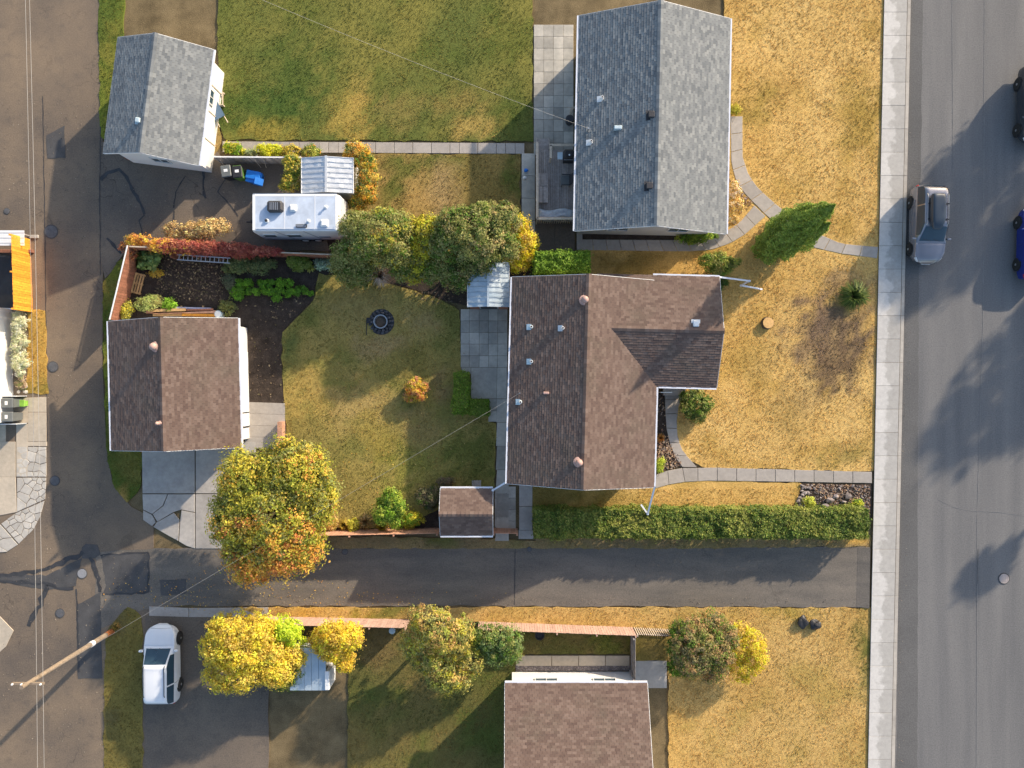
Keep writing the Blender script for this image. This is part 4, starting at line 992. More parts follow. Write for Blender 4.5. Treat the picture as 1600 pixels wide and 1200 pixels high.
# shrubs across the lane
for i,(px,py,rx,ry,lb) in enumerate(((31,505,12,18,'pale silver shrub below the orange cedar fence'),(33,538,12,18,'middle pale silver shrub along the white roofed building'),(32,568,12,18,'pale silver shrub at the stony end of the row'))):
    shrub(px,py,rx,ry,1.0,[(.46,.45,.30),(.36,.38,.22),(.52,.50,.36)],120+i,lb,2600,.05,clump=.15)
shrub(33,599,8,10,.4,[(.2,.22,.08),(.4,.3,.2)],124,'small ragged plant beside the wheeled bins',500,.05)
plant('shrub','dry orange shrub at the grey house front path','shrub',tuple(P(1148,315,0)),[vis(1146,300,10,16,.6,.4),vis(1148,322,12,14,.6,.4),vis(1144,342,10,10,.5,.35)],2600,.055,[(.5,.34,.12),TN,(.42,.32,.1),(.55,.42,.3)],125,.15,.04,stem='twig')
shrub(1148,172,7,8,.6,[YG,(.36,.33,.05)],126,'small yellow green shrub at the top of the grey house path',700,.05)
spiky('leafy_plant','rusty dry plant in the bed beside the front steps',1031,684,.3,.35,90,[(.42,.16,.04),(.34,.2,.06)],127,.03)
spiky('weed_tuft','weed tuft by the pole on the grass triangle',183,978,.3,.3,70,[(.36,.2,.05),(.3,.24,.06)],128,.02)
# trees and a conifer across the street whose shadows reach the road
def offtree(px,py,h,r,label,seed,n=5000,name='elm_tree'):
    b=P(px,py,0); r_=random.Random(seed); bl=[]
    for i in range(9):
        a=r_.uniform(0,2*PI); q=r*r_.uniform(.2,.6); bl.append((b.x+q*math.cos(a),b.y+q*math.sin(a),h-r*r_.uniform(.7,1.9),r*.6,r*.6,r*.7))
    return plant(name,label,'tree',tuple(b),bl,n,.17,[OL,YG,MG,YE2],seed,.5,.2)
offtree(1795,40,9.0,3.3,'tall elm in the yard across the street from the roof box car',201)
offtree(1915,-60,10.5,3.4,'tall elm further back across the street behind the first elm',202)
offtree(1885,285,8.8,3.0,'broad elm across the street opposite the dead grass patch',203)
offtree(1915,350,8.4,3.0,'leafy elm beside the broad elm across the street',204)
offtree(1835,600,6.5,.6,'slim young elm across the street opposite the side lane',205,1500)
# ================================================================ buildings
def shingle_mesh(O, U, V, lu, lv, mat, seed, course=.145, tab=.27):
    rs = np.random.RandomState(seed); O, U, V = [np.array(q, float) for q in (O,U,V)]; N = np.cross(U,V)
    nr = int(math.ceil(lv/course)); c = lv/nr; VV = []
    for j in range(nr):
        off = (j%2)*.5*tab+rs.uniform(-.03,.03); e = np.arange(-tab+off, lu+tab, tab)
        a = np.clip(e[:-1]+.006,0,lu); b = np.clip(e[1:]-.006,0,lu); ok = (b-a) > .03; a, b = a[ok], b[ok]; n = len(a)
        dj = rs.uniform(-.012,.012,n); hf = rs.uniform(.018,.032,n)
        v0 = j*c-.02+dj; v1 = np.minimum((j+1)*c+.01, lv)+np.zeros(n)
        def pt(u,v,h): return O+u[:,None]*U+v[:,None]*V+h[:,None]*N
        z = np.zeros(n); VV.append(np.stack([pt(a,v0,z-.004),pt(b,v0,z-.004),pt(b,v0,hf),pt(a,v0,hf),pt(b,v1,z+.006),pt(a,v1,z+.006)],1))
    Vv = np.concatenate(VV); n = len(Vv); i = np.arange(n)[:,None]*6
    F = np.concatenate([i+np.array([[0,1,2,3]]), i+np.array([[3,2,4,5]])],0)
    return np_mesh('shingles', Vv.reshape(-1,3), F, mat)
def slope(parent, O, U, V, lu, lv, mat, seed, under=None, th=.09):
    O, U, V = Vector(O), Vector(U), Vector(V); N = U.cross(V)
    vs = [O+U*a*lu+V*b*lv-N*h for h in (th,0.0) for a,b in ((0,0),(1,0),(1,1),(0,1))]
    d = MB().add(vs, [(3,2,1,0),(4,5,6,7),(0,1,5,4),(1,2,6,5),(2,3,7,6),(3,0,4,7)]).build('roof_deck', under or MT['deckroof'], parent, local=True)
    s = link('shingles', shingle_mesh(O, U, V, lu, lv, mat, seed), parent); tag(s, kind='stuff')
def caps(parent, a, b, mat, wdt=.3, drop=.35, seed=1, step=.24):
    a, b = Vector(a), Vector(b); d = b-a; L = d.length; d.normalize(); s = d.cross(Vector((0,0,1))).normalized(); mb = MB(); r = random.Random(seed)
    k = int(L/step)
    for i in range(k):
        p = a+d*(L*i/k); q = a+d*(L*(i+1)/k+.03); h0, h1 = .018+r.uniform(0,.008), .034+r.uniform(0,.01)
        dn = Vector((0,0,-wdt*.5*drop))
        mb.add([p+Vector((0,0,h0)),q+Vector((0,0,h1)),q+s*wdt*.5+dn+Vector((0,0,h1)),p+s*wdt*.5+dn+Vector((0,0,h0)),q-s*wdt*.5+dn+Vector((0,0,h1)),p-s*wdt*.5+dn+Vector((0,0,h0))],
               [(0,1,2,3),(1,0,5,4),(1,4,2)])
    o = mb.build('ridge_cap', mat, parent, local=True); tag(o, kind='stuff')
def window(parent, c, w, h, axis, out):
    """axis: unit vector along the wall, out: outward normal (local)"""
    c, a, o = Vector(c), Vector(axis), Vector(out); R = Matrix((a,o,Vector((0,0,1)))).transposed()
    mb = MB()
    for dx,dz,sx,sz in ((-w/2,0,.06,h+.06),(w/2,0,.06,h+.06),(0,-h/2,w-.06,.06),(0,h/2,w-.06,.06),(0,0,.04,h-.06)):
        mb.box(c+a*dx+Vector((0,0,dz))+o*.03, (sx,.07,sz), R)
    f = mb.build('window', MT['frame'], parent, local=True)
    MB().box(c+o*.018, (w-.05,.02,h-.05), R).build('pane', MT['glass'], f, local=True)
def door(parent, c, w, h, axis, out, mat):
    c, a, o = Vector(c), Vector(axis), Vector(out); R = Matrix((a,o,Vector((0,0,1)))).transposed()
    d = MB().box(c+o*.02, (w,.05,h), R).build('door', mat, parent, local=True)
    MB().tube(c+a*w*.38+o*.05, c+a*w*.38+o*.11, .03, .03, 8).build('handle', MT['steel'], d, local=True)
def gable_house(name, label, cat, c, rz, L, W, ze, sl, sh, wall, oe=.4, og=.4, gut=(1,1), seed=1, trim='white', capm=None):
    t = thing(name, label, cat, (c[0],c[1],0), math.radians(rz))
    h = W/2; zr = ze+h*sl; ln = math.hypot(h,h*sl); cx, sx = h/ln, h*sl/ln
    slope(t, (h,-L/2,ze), (0,1,0), (-cx,0,sx), L, ln, sh, seed); slope(t, (-h,L/2,ze), (0,-1,0), (cx,0,sx), L, ln, sh, seed+1)
    caps(t, (0,-L/2,zr), (0,L/2,zr), capm or sh, seed=seed)
    hw, hl = h-oe, L/2-og; zw = ze+oe*sl-.1; zp = zr-.1
    MB().add([(-hw,-hl,-.05),(hw,-hl,-.05),(hw,-hl,zw),(0,-hl,zp),(-hw,-hl,zw),(-hw,hl,-.05),(hw,hl,-.05),(hw,hl,zw),(0,hl,zp),(-hw,hl,zw)],
             [(0,1,2,3,4),(9,8,7,6,5),(1,6,7,2),(5,0,4,9)]).build('wall', MT[wall], t, local=True)
    for s, g in ((-1,gut[0]),(1,gut[1])):
        if g:
            MB().box((s*(h+.055),0,ze-.045), (.11,L,.11)).build('gutter', MT['gutter'], t, local=True)
    for s in (-1,1):
        mb = MB()
        for q in (-1,1):
            a, b = Vector((q*h,s*(L/2+.012),ze-.06)), Vector((0,s*(L/2+.012),zr-.06)); d = b-a
            R = Matrix((d.normalized(), Vector((0,1,0)), d.normalized().cross(Vector((0,1,0))))).transposed()
            mb.box((a+b)/2, (d.length,.022,.12), R)
        mb.build('bargeboard', MT[trim], t, local=True)
    return t, h, zr
def roof_z(t, W, ze, sl):
    inv = wm(t).inverted()
    def f(px,py,fn=None):
        z = ze
        for _ in range(8):
            q = inv @ P(px,py,z); z = ze+(W/2-abs(q.x))*sl if fn is None else fn(q)
        return P(px,py,z)
    return f
def gooseneck(parent, p, r=.16):
    o = MB().lathe(p, [(r*.55,-.15),(r*.55,.28),(r*1.0,.28),(r*1.05,.36),(r*.85,.47),(r*.4,.53),(.01,.54)], 16).build('roof_vent', MT['vent_pink'], parent, smooth=True)
    MB().lathe(p, [(r*1.5,-.12),(r*1.5,.02),(r*.6,.09)], 14).build('vent_flange', MT['vent_pink'], o)
def pipe_vent(parent, p, tilt=None, mat='flash'):
    o = MB().tube(p+Vector((.07,0,-.1)), p+Vector((.07,0,.34)), .075, .075, 12).build('vent_pipe', MT['white'], parent)
    MB().lathe(p+Vector((.07,0,.335)), [(.05,0),(.05,.012),(.01,.012)], 12).build('pipe_hole', MT['black'], o)
    mb = MB().box(p+Vector((-.06,0,.02)), (.26,.32,.03), Matrix.Rotation(-.38,3,'Y')); mb.lathe(p+Vector((.07,0,-.02)), [(.13,0),(.10,.12),(.075,.16)], 12)
    mb.build('flashing', MT[mat], o)
def box_vent(parent, p, s=.32, mat='vent_dark', h=.16, rot=0):
    R = Matrix.Rotation(rot,3,'Z')
    o = MB().cbox(p+Vector((0,0,h/2-.05)), (s,s,h+.1), .03, R).build('box_vent', MT[mat], parent)
    MB().box(p+Vector((0,0,-.02)), (s*1.5,s*1.5,.06), R).build('flashing', MT[mat], o)

# ---- brown bungalow with a wing
ZE = 3.2
hs, hh, hzr = gable_house('brown_house', 'brown shingled L shaped bungalow with white gutters on the golden lawn', 'house', (3.96,.10), -1.5, 11.52, 8.17, ZE, .42, MT['brown_sh'], 'stucco', .45, .4, (1,0), 1)
WY, WH, WX, WS = 2.97, 3.08, 7.45, .373
wln = math.hypot(WH, WH*WS); wc, wsn = WH/wln, WH*WS/wln
slope(hs, (WX,WY+WH,ZE), (-1,0,0), (0,-wc,wsn), WX-.6, wln, MT['brown_sh'], 5); slope(hs, (.6,WY-WH,ZE), (1,0,0), (0,wc,wsn), WX-.6, wln, MT['brown_sh'], 6)
caps(hs, (1.2,WY,ZE+WH*WS), (WX,WY,ZE+WH*WS), MT['brown_sh'], seed=4, drop=.33)
MB().add([(WX-.4,WY-WH+.45,-.05),(WX-.4,WY+WH-.45,-.05),(WX-.4,WY+WH-.45,ZE+.06),(WX-.4,WY,ZE+WH*WS-.1),(WX-.4,WY-WH+.45,ZE+.06),
          (2.5,WY-WH+.45,-.05),(2.5,WY+WH-.45,-.05),(2.5,WY+WH-.45,ZE+.06),(2.5,WY,ZE+WH*WS-.1),(2.5,WY-WH+.45,ZE+.06)],
         [(0,1,2,3,4),(1,6,7,2),(5,0,4,9)]).build('wing_wall', MT['stucco'], hs, local=True)
# gutters of the open eaves
MB().box((hh+.055,-(5.76+.11)/2-.0,ZE-.045), (.11,5.76-.11-.12,.11)).build('gutter', MT['gutter'], hs, local=True)
MB().box(((hh+WX)/2+.06,WY-WH-.055,ZE-.045), (WX-hh-.14,.11,.11)).build('gutter', MT['gutter'], hs, local=True)
MB().box((5.6,WY+WH+.055,ZE-.045), (3.7,.11,.11)).build('gutter', MT['gutter'], hs, local=True)
mb = MB()
for q in (-1,1):
    a, b = Vector((WX+.012,WY+q*WH,ZE-.06)), Vector((WX+.012,WY,ZE+WH*WS-.06)); d = (b-a)
    mb.box((a+b)/2, (d.length,.022,.12), Matrix((d.normalized(), Vector((1,0,0)), d.normalized().cross(Vector((1,0,0))))).transposed())
mb.build('bargeboard', MT['white'], hs, local=True)
for (x,y,w) in ((-3.65,3.0,1.4),(-3.65,-2.6,1.6)): window(hs, (x,y,1.9), w, 1.1, (0,1,0), (-1,0,0))
door(hs, (-3.645,.4,1.15), .9, 2.1, (0,1,0), (-1,0,0), MT['white'])
window(hs, (WX-.39,WY,1.9), 2.2, 1.3, (0,1,0), (1,0,0)); window(hs, (3.65,-3.4,1.9), 1.8, 1.2, (0,1,0), (1,0,0)); door(hs, (3.645,-.75,1.3), .9, 2.1, (0,1,0), (1,0,0), MT['redwood'])
window(hs, (1.8,-5.37,1.9), 1.2, 1.0, (1,0,0), (0,-1,0)); window(hs, (-1.8,-5.37,1.9), 1.2, 1.0, (1,0,0), (0,-1,0))
RZ = roof_z(hs, 8.17, ZE, .42)
for p in ((913,469),(904,722)): gooseneck(hs, RZ(*p), .19)
for p in ((828,511),(828,565),(811,628)): pipe_vent(hs, RZ(*p))
pipe_vent(hs, RZ(877,513), mat='galv')
MB().cbox(RZ(853,614)+Vector((0,0,.1)), (.32,.14,.3), .03).build('exhaust_stub', MT['vent_pink'], hs)
q = RZ(812,614); MB().tube(q-Vector((0,0,.3)), q+Vector((0,0,.9)), .03, .03, 8).build('service_mast', MT['steel'], hs); MAST = q+Vector((0,0,.85))
wz = roof_z(hs, 8.17, ZE, .42)(1087,506, lambda q: ZE+(WH-abs(q.y-WY))*WS)
box_vent(hs, wz, .32, 'white', .16, -.03)
# downspout leading from the wing's corner
def spout(name, label, pts, r=.045):
    o = thing(name, label, 'downspout', (pts[-1][0],pts[-1][1],0)); mb = MB()
    for a, b in zip(pts[:-1],pts[1:]):
        a, b = Vector(a), Vector(b); d = (b-a); R = d.to_track_quat('X','Z').to_matrix(); mb.box((a+b)/2, (d.length+.05,.09,.075), R)
    mb.build('pipe', MT['gutter'], o)
    for p in pts[1:-1]: MB().cbox(p, (.13,.13,.12), .03).build('elbow', MT['gutter'], o)
    return o
spout('downspout', 'white downspout folding from the wing corner onto the front lawn', [P(1124,433,3.12), P(1171,439,2.0)*1.0, P(1158,446,.9), P(1190,452,.12)])
spout('downspout', 'white downspout reaching from the front eave over the long hedge', [P(1023,760,3.1), P(1012,803,1.65), P(1002,789,1.45)])
spout('downspout', 'white downspout linking the house eave to the small shed gutter', [P(793,752,3.1), P(770,766,2.36), P(768,767,2.30)])
# front steps
st = thing('front_steps', 'grey front steps with a white handrail in the corner of the house', 'steps', tuple(P(1045,612,0)))
for i in range(3): MB().cbox(P(1046+i*3,606,0)+Vector((.1*i,.1,.42-.14*i-.1)), (.9+.05*i,1.1,.24), .015).build('step', MT['path'], st)
hr = MB(); a = P(1032,613,1.3); b = P(1050,613,1.15)
hr.tube(a,b,.03,.03,8); hr.tube((b.x,b.y,.1),b,.022,.022,8); hr.tube((a.x,a.y,.1),a,.022,.022,8); hr.build('handrail', MT['white'], st)

# ---- grey bungalow
gh, g2, gzr = gable_house('grey_house', 'bungalow with pale grey shingles and a raised rear deck', 'house', (7.83,14.45), -1.1, 12.0, 8.42, ZE, .42, MT['grey_sh'], 'greywall', .42, .5, (1,1), 11)
RG = roof_z(gh, 8.42, ZE, .42)
for p in ((938,155),(921,223)): pipe_vent(gh, RG(*p), mat='white')
for p in ((1017,180),(1014,291)): box_vent(gh, RG(*p), .34, 'vent_dark', .2)
MB().cbox(RG(965,201)+Vector((0,0,.1)), (.42,.2,.3), .03).build('exhaust_stub', MT['flash'], gh)
MB().tube(RG(918,206)-Vector((0,0,.2)), RG(918,206)+Vector((0,0,.6)), .05, .05, 8).build('service_mast', MT['steel'], gh)
window(gh, (-1.6,-5.48,1.7), 1.2, .9, (1,0,0), (0,-1,0)); window(gh, (1.9,-5.48,1.7), 1.2, .9, (1,0,0), (0,-1,0))
window(gh, (3.80,0,1.8), 2.0, 1.2, (0,1,0), (1,0,0)); window(gh, (-3.80,2,1.8), 1.4, 1.1, (0,1,0), (-1,0,0)); door(gh, (-3.795,-3.0,1.65), .9, 2.0, (0,1,0), (-1,0,0), MT['white']); door(gh, (3.795,3.4,1.3), .9, 2.1, (0,1,0), (1,0,0), MT['white'])
# ---- garages
gg, _, _ = gable_house('brown_garage', 'brown shingled garage with a white overhead door beside the back lane', 'garage', (-19.12,-.02), 1.4, 7.33, 7.32, 2.5, .41, MT['brown_sh'], 'siding', .38, .35, (1,1), 21)
RB = roof_z(gg, 7.32, 2.5, .41)
for p in ((244,542),): gooseneck(gg, RB(*p), .2)
gooseneck(gg, RB(251,661), .1)
dr = MB().box((3.29,-.35,1.1), (.03,4.4,2.15)).build('overhead_door', MT['white'], gg, local=True)
for i in range(1,4): MB().box((3.31,-.35,.02+i*.54), (.012,4.4,.02)).build('door_seam', MT['greywall'], dr, local=True)
for y in (-2.6,-1.75): MB().box((3.30,y,1.25), (.05,.06,2.3)).build('door_post', MT['vent_dark'], gg, local=True)
window(gg, (-3.29,1.2,1.5), .9, .7, (0,1,0), (-1,0,0))
ng, _, _ = gable_house('grey_garage', 'garage with weathered grey shingles next to the asphalt driveway', 'garage', (-20.0,15.98), -7.3, 6.6, 5.44, 2.6, .45, MT['grey_sh'], 'siding', .35, .3, (0,1), 31)
RN = roof_z(ng, 5.44, 2.6, .45); box_vent(ng, RN(217,189), .26, 'flash', .2, -.12)
for i,y in enumerate((-1.4,.2,1.7)): MB().box((2.39,y,1.3), (.03,.05,2.4)).build('wall_trim', MT['tanwood'], ng, local=True)
window(ng, (2.38,1.0,1.5), .8, .7, (0,1,0), (1,0,0)); window(ng, (0,-3.0,1.5), 1.0, .7, (1,0,0), (0,-1,0))
# ---- small brown shed
bs, _, _ = gable_house('brown_shed', 'small brown shingled shed with white gutters by the plank fence', 'shed', (-2.585,-7.29), 90.0, 2.99, 2.66, 2.3, .5, MT['brown_sh'], 'brownfence', .2, .15, (1,1), 41)
door(bs, (1.13,.3,1.05), .8, 1.9, (0,1,0), (1,0,0), MT['redwood'])
MB().tube((-1.35,-1.42,.1), (-1.35,-1.42,2.25), .04, .04, 8).build('downpipe', MT['gutter'], bs, local=True)
# ---- south house, white walled
sh_, _, _ = gable_house('south_house', 'house with white walls and brown roof beyond the concrete walk', 'house', (3.6,-21.6), 90.0, 8.0, 9.6, 2.9, .4, MT['brown_sh'], 'siding', .5, .4, (1,1), 51)
window(sh_, (4.32,1.6,1.6), 1.3, 1.0, (0,1,0), (1,0,0)); window(sh_, (4.32,-1.8,1.6), 1.3, 1.0, (0,1,0), (1,0,0))
# ---- white walled building across the lane
wb = thing('white_building', 'plain white walled garage across the back lane', 'garage', (-33.2,1.05,0), math.radians(1.2))
MB().box((0,0,1.45), (6.4,6.75,3.0)).build('wall', MT['siding'], wb, local=True)
MB().cbox((0,0,3.03), (6.7,7.05,.18), .03).build('roof', MT['galv'], wb, local=True)
MB().box((3.21,-2.15,1.4), (.025,.03,2.9)).build('corner_trim', MT['greywall'], wb, local=True); MB().box((3.21,3.2,1.4), (.03,.08,2.9)).build('corner_trim', MT['white'], wb, local=True)

# ---- metal sheds
def metal_shed(name, label, x0, x1, y0, y1, ze, zr, mat, seed, nsl):
    cx, cy = (x0+x1)/2, (y0+y1)/2; t = thing(name, label, 'shed', (cx,cy,0)); hx, hy = (x1-x0)/2, (y1-y0)/2; r = random.Random(seed)
    MB().box((0,0,ze/2-.03), (hx*2-.16,hy*2-.2,ze)).build('wall', MT['galv'], t, local=True)
    MB().add([(-hx+.08,s*(hy-.101),ze-.04) for s in (-1,)]+[(hx-.08,-hy+.101,ze-.04),(0,-hy+.101,zr-.05)], [(0,1,2)]).build('gable', MT['galv'], t, local=True)
    n = nsl
    for s in (-1,1):
        for i in range(n):
            ya, yb = -hy+2*hy*i/n, -hy+2*hy*(i+1)/n; dz = r.uniform(-.012,.012)
            mb = MB(); g = 6
            # a sheet with an upstanding rib at its far edge, slightly dented
            vs = []; fs = []
            for a in range(g+1):
                u = a/g; x = s*hx*(1-u); z = ze+(zr-ze)*u+dz+(r.uniform(-.018,.018) if 0 < a < g else 0)
                wv = r.uniform(-.015,.015)
                vs += [(x,ya+.005,z),(x,yb-.05+wv,z),(x,yb-.045+wv,z+.035),(x,yb-.012,z+.035),(x,yb-.008,z)]
            for a in range(g):
                for b in range(4):
                    f = (a*5+b,(a+1)*5+b,(a+1)*5+b+1,a*5+b+1); fs.append(f if s < 0 else f[::-1])
            mb.add(vs, fs).build('roof_panel', MT[mat], t, local=True)
    MB().box((0,0,zr+.015), (.13,hy*2+.02,.05)).build('ridge_strip', MT[mat], t, local=True)
    for s in (-1,1): MB().box((s*(hx+.012),0,ze-.02), (.03,hy*2,.09)).build('eave_trim', MT['white'], t, local=True)
    return t, hx, hy
ms, hx, hy = metal_shed('metal_shed', 'white galvanised garden shed beside the travel trailer', -12.08, -9.12, 10.95, 13.0, 1.95, 2.28, 'galv', 3, 7)
ms2, hx, hy = metal_shed('metal_shed', 'metal shed with blue white shade in its sheet colour at the head of the grey patio', -2.55, -.17, 4.42, 7.0, 1.9, 2.22, 'galvshade', 8, 9)
MB().box((0,-hy+.085,.95), (.95,.03,1.75)).build('door', MT['vent_dark'], ms2, local=True)
for s in (-1,1): MB().box((s*.85,-hy+.082,.95), (.55,.03,1.85)).build('door_panel', MT['redwood'], ms2, local=True)
bsx = thing('metal_shed', 'small blue roofed shed under the yellow trees', 'shed', (-11.75,-16.4,0)); bsx['category'] = 'shed'
MB().box((0,0,.9), (1.9,2.3,1.8)).build('wall', MT['galv'], bsx, local=True)
for i in range(5): MB().box((-.84+i*.42,0,1.86), (.40,2.5,.08), Matrix.Rotation(.06,3,'X')).build('roof_panel', MT['galvshade'], bsx, local=True)
MB().cbox((1.12,-.65,1.2), (.26,1.1,1.5), .03).build('side_post', MT['white'], bsx, local=True)

# ================================================================ fences
def fence(name, label, A, B, h, bw, mat, gap=.008, side=1, postm=None, cap=None, slant=0.0, thick=.022, group=None):
    a, b = Vector(G(*A)), Vector(G(*B)); d = b-a; L = d.length; ang = math.atan2(d.y,d.x)
    t = thing(name, label, 'fence', (a.x,a.y,0), ang, group); n = max(1,int(L/bw)); w = L/n
    variants = []
    for k in range(4):
        hh = h*(1+rnd.uniform(-.012,.012)); variants.append(MB().cbox((0,0,hh/2-.02),(w-gap,thick,hh+.04),.006,Matrix.Rotation(rnd.uniform(-.006,.006),3,'Y')).mesh('board',MT[mat]))
    for i in range(n): link('board', variants[rnd.randrange(4)], t, ((i+.5)*w, side*(.045+rnd.uniform(-.004,.004)), 0), (0,slant,0))
    for z in (h*.2,h*.82): MB().box((L/2,0,z),(L,.04,.09)).build('rail', MT[postm or mat], t, local=True)
    k = max(1,int(round(L/2.4)))
    for i in range(k+1): MB().cbox((min(L-.05,max(.05,L*i/k)),-side*.045,h*.5-.03),(.09,.09,h+.1),.008).build('post', MT[postm or mat], t, local=True)
    if cap: MB().box((L/2,0,h+.025),(L,.07,.035)).build('cap_rail', MT[cap], t, local=True)
    return t
fence('cedar_fence', 'bright orange new cedar fence along the back lane', (46,374), (50,488), 1.7, .14, 'orange', side=1)
fence('plank_fence', 'red stained garden fence with a white top rail along the lane', (220,391), (193,503), 1.5, .15, 'redwood', side=1, cap='white')
fence('plank_fence', 'red garden fence behind the climbing vine', (221,392), (545,405), 1.4, .15, 'redwood', side=-1, cap='tanwood')
fence('plank_fence', 'brown plank fence between the back yard and the side lane', (488,830), (688,826), 1.6, .14, 'brownfence', side=1)
fence('plank_fence', 'short brown plank fence between the small shed and the side path', (771,826), (809,827), 1.5, .14, 'brownfence', side=1)
fence('plank_fence', 'pale pinkish plank fence under the yellow trees', (418,964), (640,969), 1.55, .15, 'pinkwood', side=1)
fence('plank_fence', 'pale pinkish plank fence running toward the slatted fence', (748,972), (988,981), 1.5, .15, 'pinkwood', side=1)
fence('slatted_fence', 'open slatted fence section beside the brownish shrub', (989,981), (1050,984), 1.3, .13, 'tanwood', .07, side=1, postm='greywood')
fence('plank_fence', 'weathered grey fence running away from the pale fence corner', (985,984), (985,1110), 1.5, .15, 'greywood', side=1)
fence('low_fence', 'grey weathered board fence behind the wheelie bins', (345,254), (478,255), 1.1, .14, 'greywood', side=-1, cap='white')
# leaning sticks on that fence
for i,(x0,x1) in enumerate(((344,352),(398,408),(412,416))):
    a, b = P(x0,250,1.05), P(x1,262,.04); o = MB().tube(a,b,.022,.018,6).build('wooden_stake', MT['tanwood']); tag(o, 'thin wooden stake leaning on the grey board fence', 'stake', 'stakes leaning by the bins')
# ================================================================ vehicles
def cr(p0,p1,p2,p3,t):
    return .5*((2*p1)+(-p0+p2)*t+(2*p0-5*p1+4*p2-p3)*t*t+(-p0+3*p1-3*p2+p3)*t**3)
class Loft:
    def __init__(s, grid): s.g = np.array(grid,float); s.n, s.m = s.g.shape[:2]
    def ev(s, i, j):
        def ax(k, t, get):
            a = int(min(max(math.floor(t),0),k-2)); f = t-a; q = [get(min(max(a+d,0),k-1)) for d in (-1,0,1,2)]
            return cr(*q, f)
        return ax(s.n, i, lambda a: ax(s.m, j, lambda b: s.g[a,b]))
    def nrm(s, i, j):
        e = .02; a = s.ev(min(i+e,s.n-1),j)-s.ev(max(i-e,0),j); b = s.ev(i,min(j+e,s.m-1))-s.ev(i,max(j-e,0))
        n = np.cross(b,a); l = np.linalg.norm(n); return n/l if l > 1e-9 else np.array([0,0,1.0])
    def patch(s, i0, i1, j0, j1, ni, nj, off=0.0, mirror=False, both=False):
        mb = MB()
        for sg in ((1,-1) if both else ((-1,) if mirror else (1,))):
            vs = []
            for a in range(ni+1):
                for b in range(nj+1):
                    i, j = i0+(i1-i0)*a/ni, j0+(j1-j0)*b/nj
                    p = s.ev(i,j)+s.nrm(i,j)*off; vs.append((p[0], sg*p[1], p[2]))
            fs = []
            for a in range(ni):
                for b in range(nj):
                    f = (a*(nj+1)+b,(a+1)*(nj+1)+b,(a+1)*(nj+1)+b+1,a*(nj+1)+b+1); fs.append(f if sg < 0 else f[::-1])
            mb.add(vs, fs)
        return mb
